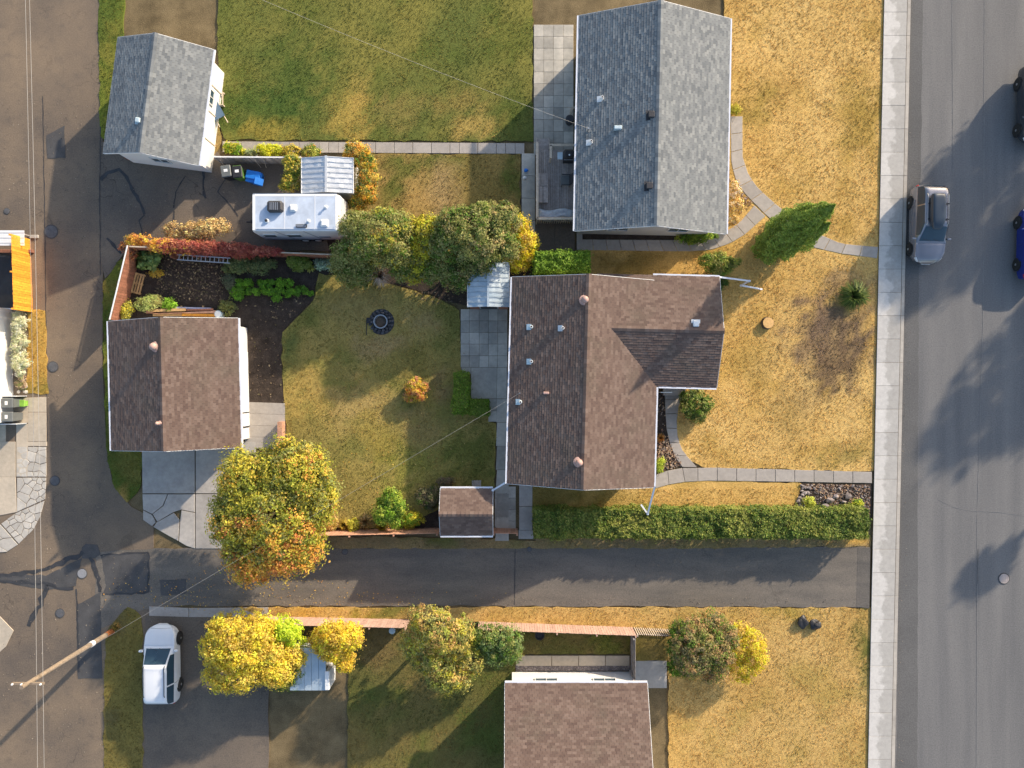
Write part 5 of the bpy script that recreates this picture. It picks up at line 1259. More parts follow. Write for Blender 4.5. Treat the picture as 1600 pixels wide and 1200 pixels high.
def car(name, label, loc, rz, paint, st, tyre=.34, axles=(1.4,-1.35), group=None, suv=True):
    """st: rows of x, half width, sill z, belt z, roof edge y, roof edge z, centre z (rear to front)"""
    t = thing(name, label, 'car', loc, rz, group); grid = []
    for x,w,zs,zb,yr,zr,zc in st:
        zm = (zs+zb)/2
        grid.append([(x,0,zs),(x,w*.90,zs),(x,w*.985,zs+.12),(x,w,zm),(x,w*.975,zb),(x,(w*.955+yr)/2+.02,(zb+zr)/2+.02),(x,yr,zr),(x,yr*.55,zr+(zc-zr)*.8),(x,0,zc)])
    lf = Loft(grid); n = len(st)-1
    mb = lf.patch(0,n,0,8,n*4,24,0,both=True)
    for q in (0,n):
        vs = [tuple(lf.ev(q,j/3)) for j in range(25)]; ring = vs+[(a,-b,c) for a,b,c in vs[::-1][1:-1]]
        mb.add(ring, [tuple(range(len(ring)))])
    o = mb.build('body', paint, t, local=True, smooth=True)
    wsi = [i for i in range(len(st)-1) if st[i][5]-st[i+1][5] > .35]; w0 = wsi[-1] if wsi else 6
    rei = [i for i in range(len(st)-1) if st[i+1][5]-st[i][5] > .25]; r0 = rei[-1] if rei else 1
    lf.patch(w0+.10,w0+.93,6.15,8,6,6,.012,both=True).build('windscreen', MT['glass'], t, local=True, smooth=True)
    lf.patch(r0+.25,r0+.92,6.2,8,5,6,.012,both=True).build('rear_window', MT['glass'], t, local=True, smooth=True)
    mid = (r0+w0)/2+.5
    for mi in (False,True):
        lf.patch(r0+.9,mid-.05,4.25,5.78,6,5,.012,mi).build('side_window', MT['glass'], t, local=True, smooth=True)
        lf.patch(mid+.05,w0+.55,4.25,5.75,6,5,.012,mi).build('side_window', MT['glass'], t, local=True, smooth=True)
        lf.patch(n-2.3,n-1.1,3.6,4.6,4,3,.012,mi).build('headlight', MT['lamp_clear'], t, local=True, smooth=True)
        lf.patch(.35,1.5,3.6,4.7,4,3,.012,mi).build('tail_light', MT['lamp_red'], t, local=True, smooth=True)
        lf.patch(n-.9,n-.3,1.8,3.4,3,4,.012,mi).build('bumper_vent', MT['black'], t, local=True)
        lf.patch(mid-.02,mid+.0,1.6,4.2,1,5,.006,mi).build('door_seam', MT['black'], t, local=True)
        sgn = -1 if mi else 1; q = lf.ev(w0+.75,4.3)
        m = MB().cbox((q[0],sgn*(abs(q[1])+.14),q[2]+.05),(.12,.24,.16),.03).build('mirror', paint, t, local=True)
        MB().tube((q[0],sgn*(abs(q[1])-.02),q[2]),(q[0],sgn*(abs(q[1])+.08),q[2]+.02),.03,.03,6).build('mirror_arm', MT['black'], m, local=True)
        for xa in axles:
            ww = max(s[1] for s in st)
            MB().lathe((xa,sgn*(ww-.03),tyre+.02),[(.02,-.02),(tyre+.08,-.02),(tyre+.08,.025),(.02,.025)],20,'Y').build('wheel_arch', MT['black'], t, local=True)
            wh = MB().lathe((xa,sgn*(ww-.06),tyre),[(tyre*.62,-.11),(tyre*.93,-.11),(tyre,-.07),(tyre,.08),(tyre*.93,.11),(tyre*.62,.11)],20,'Y').build('wheel', MT['rubber'], t, local=True, smooth=True)
            rm = MB().lathe((xa,sgn*(ww-.06)+sgn*.07,tyre),[(.02,-.02),(tyre*.66,-.02),(tyre*.66,.03),(tyre*.58,.03),(tyre*.56,0),(.02,0)],20,'Y')
            for k in range(5):
                a = 2*PI*k/5; rm.box((xa+math.cos(a)*tyre*.3,sgn*(ww+.025),tyre+math.sin(a)*tyre*.3),(tyre*.55,.03,.06),Matrix.Rotation(-a,3,'Y'))
            rm.lathe((xa,sgn*(ww+.025),tyre),[(.07,-.03),(.07,.03),(.02,.035)] if sgn>0 else [(.07,-.03),(.07,.03)],10,'Y')
            rm.build('rim', MT['alloy'], wh, local=True)
    lf.patch(n-1.52,n-1.46,4.8,8,1,8,.006,both=True).build('bonnet_seam', MT['black'], t, local=True)
    q = [lf.ev(w0+.97,j) for j in (6.6,7.6)]
    for sg, (a, b) in ((1,(6.9,7.9)),(-1,(7.8,6.6))):
        e0, e1 = lf.ev(w0+.96,a), lf.ev(w0+.80,b); MB().tube((e0[0],sg*e0[1],e0[2]+.02),(e1[0],sg*e1[1],e1[2]+.025),.012,.01,5).build('wiper', MT['black'], t, local=True)
    for sg in (1,-1):
        for xx in (mid-.35,mid+.45):
            h_ = lf.ev(xx,3.7); MB().cbox((h_[0],sg*(abs(h_[1])+.02),h_[2]),(.2,.035,.035),.01).build('door_handle', paint, t, local=True)
    fx = st[-1][0]; rx = st[0][0]
    MB().box((fx-.01,0,.5),(.05,.5,.12)).build('front_plate', MT['white'], t, local=True); MB().box((rx+.0,0,.62),(.05,.5,.12)).build('rear_plate', MT['white'], t, local=True)
    return t, lf, w0, r0, n
MT['lamp_clear'] = M('lamp_clear', (.6,.6,.62), .15, .05, 3, 30, .02, bmp=0, spec=.6)
MT['lamp_red'] = M('lamp_red', (.45,.03,.025), .2, .05, 3, 30, .02, bmp=0, spec=.6)
MT['alloy'] = M('alloy_rim', (.5,.5,.52), .3, .05, 3, 30, .02, metal=.7, bmp=0)
MT['silver'] = M('grey_bronze_paint', (.27,.26,.28), .25, .03, 2, 200, .03, metal=.6, bmp=0, coat=.6)
MT['whitepaint'] = M('white_car_paint', (.72,.73,.75), .3, .02, 2, 200, .02, bmp=0, coat=.6)
MT['bluepaint'] = M('blue_car_paint', (.015,.03,.22), .25, .05, 2, 200, .03, metal=.2, bmp=0, coat=.7)
MT['charpaint'] = M('charcoal_car_paint', (.05,.055,.065), .25, .05, 2, 200, .03, metal=.3, bmp=0, coat=.7)
SUV = [(-2.30,.70,.46,.74,.60,.80,.82),(-2.24,.84,.38,.92,.64,1.00,1.03),(-2.08,.90,.32,1.02,.64,1.36,1.40),(-1.80,.915,.28,1.02,.64,1.57,1.62),(-1.0,.925,.27,1.0,.655,1.62,1.68),(-.1,.93,.27,.98,.655,1.62,1.68),(.22,.93,.27,.97,.65,1.57,1.64),(1.08,.92,.27,.97,.76,1.02,1.06),(1.25,.915,.28,.94,.72,.99,1.04),(1.75,.88,.31,.87,.64,.92,.97),(2.03,.77,.38,.77,.53,.83,.88),(2.20,.57,.43,.65,.40,.70,.73),(2.31,.30,.47,.55,.22,.57,.58)]
c1, lf, w0, r0, n = car('parked_car', 'grey crossover with a dark roof box parked at the kerb', (24.62,9.42,0), math.radians(-90-1.2), MT['silver'], SUV)
for s in (-1,1):
    MB().path([(-1.6,s*.60,1.62),(-1.5,s*.60,1.70),(.1,s*.60,1.70),(.2,s*.60,1.61)],.022).build('roof_rail', MT['steel'], c1, local=True)
for x in (-1.0,-.1): MB().box((x,0,1.735),(.07,1.22,.035)).build('crossbar', MT['black'], c1, local=True)
rb = thing('roof_box', 'dark roof cargo box on the grey crossover', 'roof box', tuple(wm(c1)@Vector((-.55,-.12,1.74))), math.radians(-91.2))
def rbox(zs): 
    out=[]
    for x,w,z0,z1 in zs: out.append([(x,0,z0),(x,w*.8,z0),(x,w,z0+(z1-z0)*.35),(x,w*.92,z0+(z1-z0)*.8),(x,w*.7,z1),(x,0,z1+.01)])
    return Loft(out)
bxl = rbox([(-.98,.26,.03,.16),(-.93,.36,.0,.30),(-.6,.41,0,.36),(.3,.41,0,.36),(.75,.35,0,.30),(1.0,.25,.02,.16),(1.06,.15,.05,.10)])
mb = bxl.patch(0,6,0,5,24,15,both=True)
for q in (0,6):
    vs=[tuple(bxl.ev(q,j/3)) for j in range(16)]; ring=vs+[(a,-b,c) for a,b,c in vs[::-1][1:-1]]; mb.add(ring,[tuple(range(len(ring)))])
mb.build('shell', MT['boxshell'], rb, local=True, smooth=True)
bxl.patch(.3,5.7,1.95,2.05,14,1,.006,both=True).build('lid_seam', MT['steel'], rb, local=True)
WSUV = [(x,w*1.01,a,b,yr,zr,zc) for x,w,a,b,yr,zr,zc in SUV]
c2, *_ = car('parked_car', 'white sport utility vehicle parked beside the yellow tree', (-20.72,-16.55,0), math.radians(90+.5), MT['whitepaint'], WSUV)
for s in (-1,1): MB().path([(-1.6,s*.60,1.62),(-1.5,s*.60,1.70),(.1,s*.60,1.70),(.2,s*.60,1.61)],.022).build('roof_rail', MT['black'], c2, local=True)
SED = [(-2.15,.66,.45,.78,.56,.84,.86),(-2.08,.80,.36,.92,.64,.97,1.0),(-1.7,.86,.29,.95,.66,1.02,1.06),(-1.35,.88,.27,.95,.66,1.10,1.14),(-.75,.89,.26,.94,.60,1.38,1.43),(-.1,.89,.26,.93,.60,1.40,1.45),(.2,.89,.26,.92,.58,1.36,1.42),(.85,.88,.26,.90,.70,.95,1.0),(1.1,.88,.27,.86,.70,.91,.96),(1.65,.86,.30,.79,.64,.84,.88),(1.93,.76,.36,.70,.54,.74,.78),(2.07,.58,.41,.58,.42,.61,.63),(2.13,.34,.45,.52,.25,.54,.55)]
car('parked_car', 'deep blue sedan parked across the street with pale alloy wheels', (31.0,8.35,0), math.radians(90-1.2), MT['bluepaint'], SED, .32, (1.25,-1.25))
car('parked_car', 'dark charcoal car parked ahead of the blue sedan', (31.05,16.5,0), math.radians(-90-1.2), MT['charpaint'], SUV)

# ---- travel trailer
tr = thing('travel_trailer', 'white travel trailer with a roof air conditioner parked on the asphalt', 'trailer', (-12.2,9.62,0), 0)
MT['trwhite'] = M('trailer_gelcoat', (.62,.64,.67), .35, .04, 1.5, 60, .04, bmp=.02, coat=.3); MT['trroof'] = M('trailer_roof_membrane', (.48,.54,.63), .5, .16, 1.6, 40, .05, bmp=.05)
MT['trgrey'] = M('trailer_graphic', (.20,.22,.26), .4, .05, 2, 40, .04)
mb = MB()
prof = [(-2.42,.45),(-2.46,1.2),(-2.44,2.6),(-2.30,2.92),(2.36,2.95),(2.50,2.55),(2.56,1.0),(2.5,.45)]
k = len(prof); vs = [(x,-1.04,z) for x,z in prof]+[(x,1.04,z) for x,z in prof]
mb.add(vs, [tuple(range(k-1,-1,-1)), tuple(range(k,2*k))]+[(i,(i+1)%k,k+(i+1)%k,k+i) for i in range(k)])
body = mb.build('body', MT['trwhite'], tr, local=True)
bv = body.modifiers.new('edge','BEVEL'); bv.width = .06; bv.segments = 3; bv.limit_method = 'ANGLE'
MB().cbox((.05,0,2.955),(4.5,1.92,.05),.02).build('roof_membrane', MT['trroof'], tr, local=True)
MB().box((-2.26,0,2.955),(.16,2.0,.05)).build('front_trim', MT['white'], tr, local=True); MB().box((2.32,0,2.965),(.05,2.0,.04)).build('rear_trim', MT['white'], tr, local=True)
MB().box((0,1.06,2.86),(4.7,.06,.07)).build('awning_rail', MT['steel'], tr, local=True)
for x in (-.55,1.15): MB().box((x,0,2.984),(.06,1.9,.008)).build('roof_seam', MT['trwhite'], tr, local=True)
for y in (-.9,.9): MB().box((0,y,2.983),(4.4,.05,.008)).build('roof_seam', MT['trwhite'], tr, local=True)
ac = MB().cbox((-1.02,.28,3.13),(.86,.62,.32),.09).build('air_conditioner', MT['vent_dark'], tr, local=True)
for i in range(5): MB().box((-1.25+i*.1,.28,3.295),(.04,.42,.02)).build('fin', MT['trgrey'], ac, local=True)
def hatch(x,y,s=.38):
    h = MB().cbox((x,y,3.02),(s,s,.12),.03).build('roof_hatch', MT['white'], tr, local=True); MB().cbox((x,y,3.1),(s*.75,s*.75,.07),.03).build('hatch_lid', MT['white'], h, local=True)
hatch(-.05,.22); hatch(1.70,-.62,.42)
for x,y in ((1.78,.28),(.82,-.50)):
    v = MB().lathe((x,y,2.97),[(.10,0),(.10,.03),(.06,.05),(.06,.16),(.09,.18),(.05,.22)],12).build('plumbing_vent', MT['white'], tr, local=True)
v = MB().lathe((-1.52,-.48,2.97),[(.13,0),(.13,.06),(.09,.12)],14).build('antenna_base', MT['white'], tr, local=True); MB().lathe((-1.54,-.48,3.03),[(.09,0),(.09,.06),(.05,.09)],12).build('antenna_dome', MT['black'], v, local=True)
mb = MB().path([(.12,-.70,3.05),(.12,-.86,3.05),(.72,-.86,3.05),(.72,-.70,3.05),(.12,-.70,3.05)],.018)
mb.build('refrigerator_vent', MT['black'], tr, local=True); MB().cbox((.42,-.78,3.01),(.55,.12,.08),.02).build('vent_cover', MT['trgrey'], tr, local=True)
for x,w in ((-1.75,.75),(-.35,.85)):
    f = MB().box((x,-1.055,1.75),(w,.04,.55)).build('window', MT['frame'], tr, local=True); MB().box((x,-1.078,1.75),(w-.08,.012,.47)).build('pane', MT['glass'], f, local=True)
f = MB().box((1.3,-1.052,1.25),(.6,.03,.4)).build('cargo_hatch', MT['trgrey'], tr, local=True)
for x in (-1.05,.55):
    MB().add([(x-.12,-1.046,2.85),(x-.04,-1.046,2.85),(x+.5,-1.046,.55),(x+.4,-1.046,.55)],[(3,2,1,0)]).build('side_stripe', MT['trgrey'], tr, local=True)
MB().box((0,-1.05,.62),(4.8,.02,.2)).build('skirt', MT['trgrey'], tr, local=True)
for y in (-1.0,1.0):
    for x in (-.1,.65):
        w = MB().lathe((x,y*.98,.33),[(.02,-.09),(.30,-.09),(.33,-.05),(.33,.05),(.30,.09),(.02,.09)],18,'Y').build('wheel', MT['rubber'], tr, local=True)
        MB().lathe((x,y*1.075,.33),[(.02,-.02),(.19,-.02),(.19,.02),(.02,.02)],14,'Y').build('rim', MT['white'], w, local=True)
hb_ = MB(); hb_.tube((-2.4,-.8,.5),(-3.3,0,.5),.05,.05,6); hb_.tube((-2.4,.8,.5),(-3.3,0,.5),.05,.05,6); hb_.tube((-3.2,0,.5),(-3.55,0,.52),.05,.05,6); hb_.tube((-3.15,0,-.02),(-3.15,0,.95),.04,.04,8); hb_.build('hitch', MT['black'], tr, local=True)
for y in (-.16,.16):
    MB().lathe((-2.68,y-.1,.5),[(.13,0),(.15,.05),(.15,.38),(.1,.47),(.03,.5)],12).build('propane_tank', MT['white'], tr, local=True)
for x in (-2.62,-2.78,-2.95): MB().box((x,.15,.98),(.035,1.3,.05)).build('rack_bar', MT['black'], tr, local=True)
MB().box((-2.78,.75,.75),(.05,.05,.6)).build('rack_post', MT['black'], tr, local=True); MB().box((-2.78,-.45,.75),(.05,.05,.6)).build('rack_post', MT['black'], tr, local=True)
for x in (-2.2,2.3):
    for y in (-.9,.9): MB().tube((x,y,0),(x,y,.5),.03,.03,6).build('stabiliser', MT['steel'], tr, local=True)

# ---- wheeled bins
def bin_(name,label,px,py,rz,bm,lidm,h=1.05,stk='white'):
    p = P(px,py,0); t = thing(name,label,'bin',tuple(p),rz)
    MB().box((0,0,h*.46+.06),(.42,.50,h*.86),taper=1.25).build('body', bm, t, local=True)
    l = MB().cbox((0,.02,h+.02),(.58,.68,.09),.035).build('lid', lidm, t, local=True)
    MB().box((0,.05,h+.07),(.22,.16,.012)).build('lid_sticker', MT[stk], l, local=True)
    MB().tube((-.24,.38,h-.02),(.24,.38,h-.02),.025,.025,8).build('handle', bm, t, local=True)
    for s in (-1,1): MB().lathe((s*.22,.24,.1),[(.02,-.03),(.1,-.03),(.1,.03),(.02,.03)],12,'X').build('wheel', MT['black'], t, local=True)
    return t
MT['bingreen'] = M('green_bin', (.09,.19,.035), .5, .1, 3, 40, .05); MT['binblue'] = M('blue_bin', (.015,.16,.55), .45, .08, 3, 40, .05); MT['bingrey'] = M('grey_bin', (.12,.13,.13), .5, .1, 3, 40, .05); MT['lime'] = M('lime_bin', (.22,.42,.06), .5, .1, 3, 40, .05)
bin_('wheeled_bin','black wheeled bin left of the green one by the trailer',364,276,.15,MT['black'],MT['bingrey'])
bin_('wheeled_bin','green wheeled bin with a dark lid between the black bin and blue tub',381,277,.1,MT['bingreen'],MT['black'])
bt = thing('recycling_tub','blue plastic recycling tub with folded sides by the trailer','tub',tuple(P(402,281,0)),-.2)
MB().box((0,0,.3),(.75,.55,.6),taper=1.2).build('body', MT['binblue'], bt, local=True); MB().cbox((-.05,.1,.64),(.85,.5,.1),.03).build('lid', MT['binblue'], bt, local=True); MB().box((.3,-.2,.52),(.5,.4,.35),Matrix.Rotation(.5,3,'Y')).build('flap', MT['binblue'], bt, local=True)
bin_('wheeled_bin','grey wheeled bin at the upper side of the white bin rack',31,629,1.57,MT['bingrey'],MT['bingrey'])
bin_('wheeled_bin','grey wheeled bin at the lower side of the white bin rack',31,650,1.57,MT['bingrey'],MT['bingrey'])
rk = thing('bin_rack','white metal rack framing the grey bins beside the white wall','rack',tuple(P(28,640,0)))
for y in (.82,-.82): MB().box((-.1,y,.5),(1.3,.05,1.0)).build('side_panel', MT['galv'], rk, local=True)
MB().box((-.75,0,.5),(.05,1.6,1.0)).build('back_panel', MT['galv'], rk, local=True)
gb = thing('garden_caddy','bright lime green garden caddy on the concrete by the bins','caddy',tuple(P(42,630,0)))
MB().box((-.1,0,.2),(.36,.3,.38),taper=1.15).build('body', MT['lime'], gb, local=True); MB().cbox((-.1,0,.41),(.46,.4,.05),.02).build('lid', MT['lime'], gb, local=True)

# ---- deck of the grey house
dk = thing('rear_deck','weathered grey wooden deck with tan rails behind the grey house','deck',(2.6,11.75,0))
for i in range(17):
    MB().cbox((-1.07+i*.135,0,.58),(.125,4.25,.035),.006).build('board', MT['greywood'], dk, local=True)
for y in (-2.0,-.7,.7,2.0): MB().box((0,y,.5),(2.2,.05,.13)).build('joist', MT['greywood'], dk, local=True)
for x,y in ((-1.14,-2.13),(-1.14,-.7),(-1.14,.7),(-1.14,2.1),(1.05,-2.13),(-.35,2.1),(-.35,1.4)): MB().box((x,y,.78),(.09,.09,1.6)).build('post', MT['tanwood'], dk, local=True)
MB().cbox((-1.14,.05,1.57),(.15,4.45,.04),.008).build('top_rail', MT['tanwood'], dk, local=True); MB().cbox((0,-2.16,1.57),(2.3,.14,.04),.008).build('top_rail', MT['tanwood'], dk, local=True)
MB().cbox((.33,2.1,1.57),(1.5,.14,.04),.008).build('top_rail', MT['tanwood'], dk, local=True); MB().cbox((-.35,1.72,1.57),(.14,.75,.04),.008).build('top_rail', MT['tanwood'], dk, local=True)
bal = MB().box((0,0,.95),(.04,.04,1.2)).mesh('baluster', MT['tanwood'])
for i in range(17): link('baluster', bal, dk, (-1.0+i*.13,-2.16,0))
for i in range(30): link('baluster', bal, dk, (-1.14,-2.0+i*.138,0))
MB().box((0,-2.05,1.28),(2.2,.03,.3)).build('back_board', MT['brownfence'], dk, local=True)
for i in range(3): MB().box((-.75,2.3+i*.26,.42-.17*i),(.7,.28,.05)).build('stair_tread', MT['greywood'], dk, local=True)
for x in (-1.12,-.38): MB().box((x,2.5,.3),(.05,.9,.3),Matrix.Rotation(-.5,3,'X')).build('stringer', MT['greywood'], dk, local=True)
for i,(y,l,lb) in enumerate(((.25,.75,'upper grey plank box bench along the deck rail'),(-.62,.95,'lower grey plank box bench along the deck rail'))):
    b_ = thing('box_bench', lb, 'bench', (2.6-.78,11.75+y,.6)); 
    for k in range(5): MB().box((-.24+k*.12,0,.42),(.11,l,.04)).build('slat', MT['greywood'], b_, local=True)
    MB().box((0,0,.2),(.56,l-.06,.4)).build('box', MT['greywood'], b_, local=True)
tp = thing('tarp','crumpled pale grey tarp heaped along the end of the deck','tarp',(2.6,10.0,.6)); rs = np.random.RandomState(4)
nx, ny = 26, 10; X, Y = np.meshgrid(np.linspace(-1.05,1.05,nx), np.linspace(-.33,.33,ny)); Z = .38*np.clip(1-(Y/.36)**4,0,1)*np.clip(1-(X/1.1)**8,0,1)+.12*(fbm(X*3+5,Y*4+3,2)-.5)+.1*np.abs(fbm(X*5,Y*5,8)-.5); Z = np.maximum(Z,.0)
F = [(j*nx+i,j*nx+i+1,(j+1)*nx+i+1,(j+1)*nx+i) for j in range(ny-1) for i in range(nx-1)]
MT['tarp'] = M('pale_tarp',(.46,.49,.52),.5,.15,3,30,.06,bmp=.1)
link('sheet', np_mesh('sheet', np.stack([X,Y+.06*np.sin(X*4),Z],2).reshape(-1,3), F, MT['tarp'], smooth=False), tp)
bq = thing('barbecue','black hooded barbecue in the corner of the deck','barbecue',(3.3,13.3,.6))
MB().box((0,0,.35),(.6,.45,.7)).build('cart', MT['black'], bq, local=True); MB().cbox((0,.04,.88),(.68,.52,.36),.12).build('hood', MT['black'], bq, local=True); MB().tube((-.28,-.26,.82),(.28,-.26,.82),.022,.022,8).build('handle', MT['steel'], bq, local=True); MB().box((-.5,0,.72),(.3,.42,.04)).build('side_shelf', MT['flash'], bq, local=True); MB().lathe((.02,-.05,1.055),[(.05,0),(.05,.02),(.02,.02)],10).build('gauge', MT['white'], bq, local=True)
ch = thing('deck_chair','grey mesh deck chair facing away from the house wall','chair',(3.15,11.95,.6)); 
MB().cbox((0,0,.42),(.55,.6,.05),.02).build('seat', MT['bingrey'], ch, local=True); MB().box((.3,0,.72),(.05,.58,.6),Matrix.Rotation(.25,3,'Y')).build('backrest', MT['vent_dark'], ch, local=True)
for x in (-.24,.24):
    for y in (-.26,.26): MB().tube((x,y,0),(x,y,.42),.018,.018,6).build('leg', MT['vent_dark'], ch, local=True)
for y in (-.3,.3): MB().box((0,y,.6),(.5,.05,.03)).build('armrest', MT['vent_dark'], ch, local=True)
co = thing('garden_hose','coiled pale garden hose beside the grey house wall','hose',tuple(P(897,178,0))); mb = MB()
for k in range(4):
    r_ = .28-.03*k; mb.path([Vector((r_*math.cos(a*PI/10),r_*1.4*math.sin(a*PI/10),.12+.03*k)) for a in range(21)],.016,5)
mb.build('coil', MT['tanwood'], co, local=True); MB().lathe((-.3,-.5,0),[(.22,0),(.26,.3),(.26,.55),(.2,.58)],14).build('hose_pot', MT['vent_dark'], co, local=True)
for px,py,m,lb in ((822,266,'binblue','small bright blue toy on the grey paving'),(820,278,'white','small white toy lying on the grey paving')):
    o = MB().blob(P(px,py,.1),(.13,.11,.1),px,2,.12).build('toy', MT[m]); tag(o, lb, 'toy')

# ---- back yard things
fpx = thing('fire_pit','round stone ringed fire pit with a rusty steel liner on the back lawn','fire pit',tuple(P(596,503,0)))
rr = random.Random(2)
MB().lathe((0,0,-.02),[(.78,0),(.78,.055),(.4,.06)],24).build('gravel_bed', MT['vent_dark'], fpx, local=True)
for ring,(R_,nn,s) in enumerate(((.66,17,.12),(.52,14,.11))):
    for i in range(nn):
        a = 2*PI*(i+rr.random()*.2)/nn; MB().blob((R_*math.cos(a),R_*math.sin(a),.08+.05*ring),(s,s*.9,.07),i+ring*50,1,.15).build('stone', MT['darkrock'], fpx, local=True)
MB().lathe((0,0,0),[(.42,0),(.42,.34),(.36,.34),(.36,.08),(.02,.08)],24).build('steel_liner', MT['steel'], fpx, local=True)
MB().lathe((0,0,.1),[(.35,-.02),(.34,.02),(.2,.05),(.02,.03)],20).build('ash', MT['bark'], fpx, local=True)
o = thing('fire_poker','dark iron fire grill lying by the fire pit','grill',tuple(P(573,512,0)))
MB().path([(0,-.45,.06),(0,.45,.06)],.022).build('rod', MT['black'], o, local=True); MB().box((.18,.42,.12),(.34,.34,.03)).build('grate', MT['black'], o, local=True)
pl = thing('pallet','worn wooden pallet leaning flat against the lane fence','pallet',tuple(P(211,442,0)),math.radians(-14))
for i in range(7): MB().box((-.48+i*.16,0,.13),(.10,1.25,.022)).build('slat', MT['pallet'], pl, local=True)
for y in (-.56,0,.56): MB().box((0,y,.065),(1.06,.09,.11)).build('bearer', MT['pallet'], pl, local=True)
pl2 = thing('pallet','second pallet half hidden between the first and the fence','pallet',tuple(P(197,436,0)),math.radians(-14))
for i in range(3): MB().box((-.16+i*.16,0,.22),(.09,1.2,.022),Matrix.Rotation(.3,3,'Y')).build('slat', MT['pallet'], pl2, local=True)
for y in (-.5,.5): MB().box((0,y,.12),(.45,.09,.2)).build('bearer', MT['pallet'], pl2, local=True)
ld = thing('ladder','grey aluminium ladder hung along the vine covered fence','ladder',tuple(P(316,403,0)))
a0,a1 = P(275,397,1.5)-P(316,403,0), P(358,402.5,1.5)-P(316,403,0)
for dz,dy in ((0,0),(.06,-.30)): MB().box((a0+a1)/2+Vector((0,dy,-.2+dz)),((a1-a0).length,.05,.06),(a1-a0).to_track_quat('X','Z').to_matrix()).build('rail', MT['steel'], ld, local=True)
for i in range(12):
    q = a0.lerp(a1,(i+.4)/12)+Vector((0,0,-.2)); MB().tube(q,q+Vector((.0,-.30,.06)),.022,.022,6).build('rung', MT['steel'], ld, local=True)
for x in (-1.3,1.3): MB().box((x,-.02,.64),(.05,.34,1.36)).build('bracket', MT['redwood'], ld, local=True)
lp = thing('lumber_pile','stacked weathered boards behind the brown garage','lumber',tuple(P(290,489,0)))
for i,(dx,dy,l,z,m) in enumerate(((-.3,.0,4.0,.12,'brownfence'),(.2,-.12,4.2,.12,'pallet'),(.0,.10,3.6,.3,'redwood'),(.3,.02,4.1,.3,'brownfence'),(1.1,-.16,2.3,.32,'orange'),(-.9,.12,2.2,.48,'pallet'))):
    MB().box((dx,dy,z),(l,.16,.09),Matrix.Rotation(rr.uniform(-.035,.035),3,'Z')).build('plank', MT[m], lp, local=True)
for x in (-1.2,1.2): MB().box((x,0,.04),(.1,.5,.09)).build('bearer', MT['pallet'], lp, local=True)
o = thing('plastic_pipe','pale lavender plastic downpipe lying above the lumber','pipe',tuple(P(300,483,0)))
MT['lav'] = M('pale_plastic',(.58,.56,.68),.4,.05,3,40,.03)
MB().box((0,.05,.13),(2.4,.10,.09),Matrix.Rotation(-.03,3,'Z')).build('pipe', MT['lav'], o, local=True); MB().box((-.6,.05,.06),(.08,.3,.12)).build('support_block', MT['pallet'], o, local=True); MB().box((.7,.05,.06),(.08,.3,.12)).build('support_block', MT['pallet'], o, local=True)
o = thing('water_drum','pale green plastic drum at the garage corner','drum',tuple(P(346,492,0)))
MB().lathe((0,0,0),[(.2,0),(.23,.1),(.23,.5),(.2,.56)],14).build('body', MT['flash'], o, local=True); MB().lathe((0,0,.55),[(.17,0),(.17,.015),(.02,.015)],12).build('opening', MT['white'], o, local=True)
for i,(x,y,l,lb) in enumerate(((442,676,1.35,'brown wooden retaining planter edge beside the garage paving'),)):
    o = thing('planter_box', lb, 'planter', tuple(P(x,y,0)))
    for k in range(3): MB().box((-.1+k*.1,0,.3),(.09,l,.55)).build('plank', MT['brownfence'], o, local=True)
sp_ = thing('tree_stump','freshly cut pale tree stump on the golden front lawn','stump',tuple(P(1198,505,0)))
MB().lathe((0,0,-.02),[(.40,0),(.36,.12),(.34,.3)],16).build('bark', MT['bark'], sp_, local=True); MB().lathe((0,0,.28),[(.325,0),(.325,.03),(.2,.032),(.02,.034)],16).build('cut_face', MT['cutwood'] if 'cutwood' in MT else M('cut_wood',(.62,.38,.15),.8,.15,8,40,.1), sp_, local=True)
# rocks
rbed = bpy.data.objects['rock_bed']; rr = random.Random(9)
big = [(1296,781,.27),(1305,776,.2),(1288,790,.25),(1325,775,.22),(1318,784,.18),(1302,795,.17),(1284,797,.16),(1270,796,.16)]
for i in range(80):
    if i < len(big): px,py,s = big[i]
    else:
        while True:
            px,py,s = rr.uniform(1246,1356), rr.uniform(758,804), rr.uniform(.06,.13)
            if px > 1252-(py-757)*.2: break
        if i > 30: px = 1252-(py-757)*.2+rr.uniform(0,14)
    p = P(px,py,.05); MB().blob((p.x,p.y,.03+s*.3),(s,s*rr.uniform(.6,1),s*.6),i,1,.25).build('rock', MT['rock'], rbed)
rsn = np.random.RandomState(8); mb = MB()
for i in range(500):
    px,py = rsn.uniform(1246,1358), rsn.uniform(758,805)
    if px < 1253-(py-757)*.2: continue
    p = P(px,py,.04); s = rsn.uniform(.025,.06); mb.blob((p.x,p.y,.045),(s,s*.8,s*.6),i,0,.2)
g_ = mb.build('pebbles', MT['rock'], rbed); tag(g_, kind='stuff')
gs = bpy.data.objects['gravel_strip']; mb = MB()
for i in range(420):
    p = P(rsn.uniform(807,984), rsn.uniform(1040.5,1047.5), .03); s = rsn.uniform(.025,.05); mb.blob((p.x,p.y,.03),(s,s*.8,s*.6),i,0,.2)
g_ = mb.build('pebbles', MT['rock'], gs); tag(g_, kind='stuff')
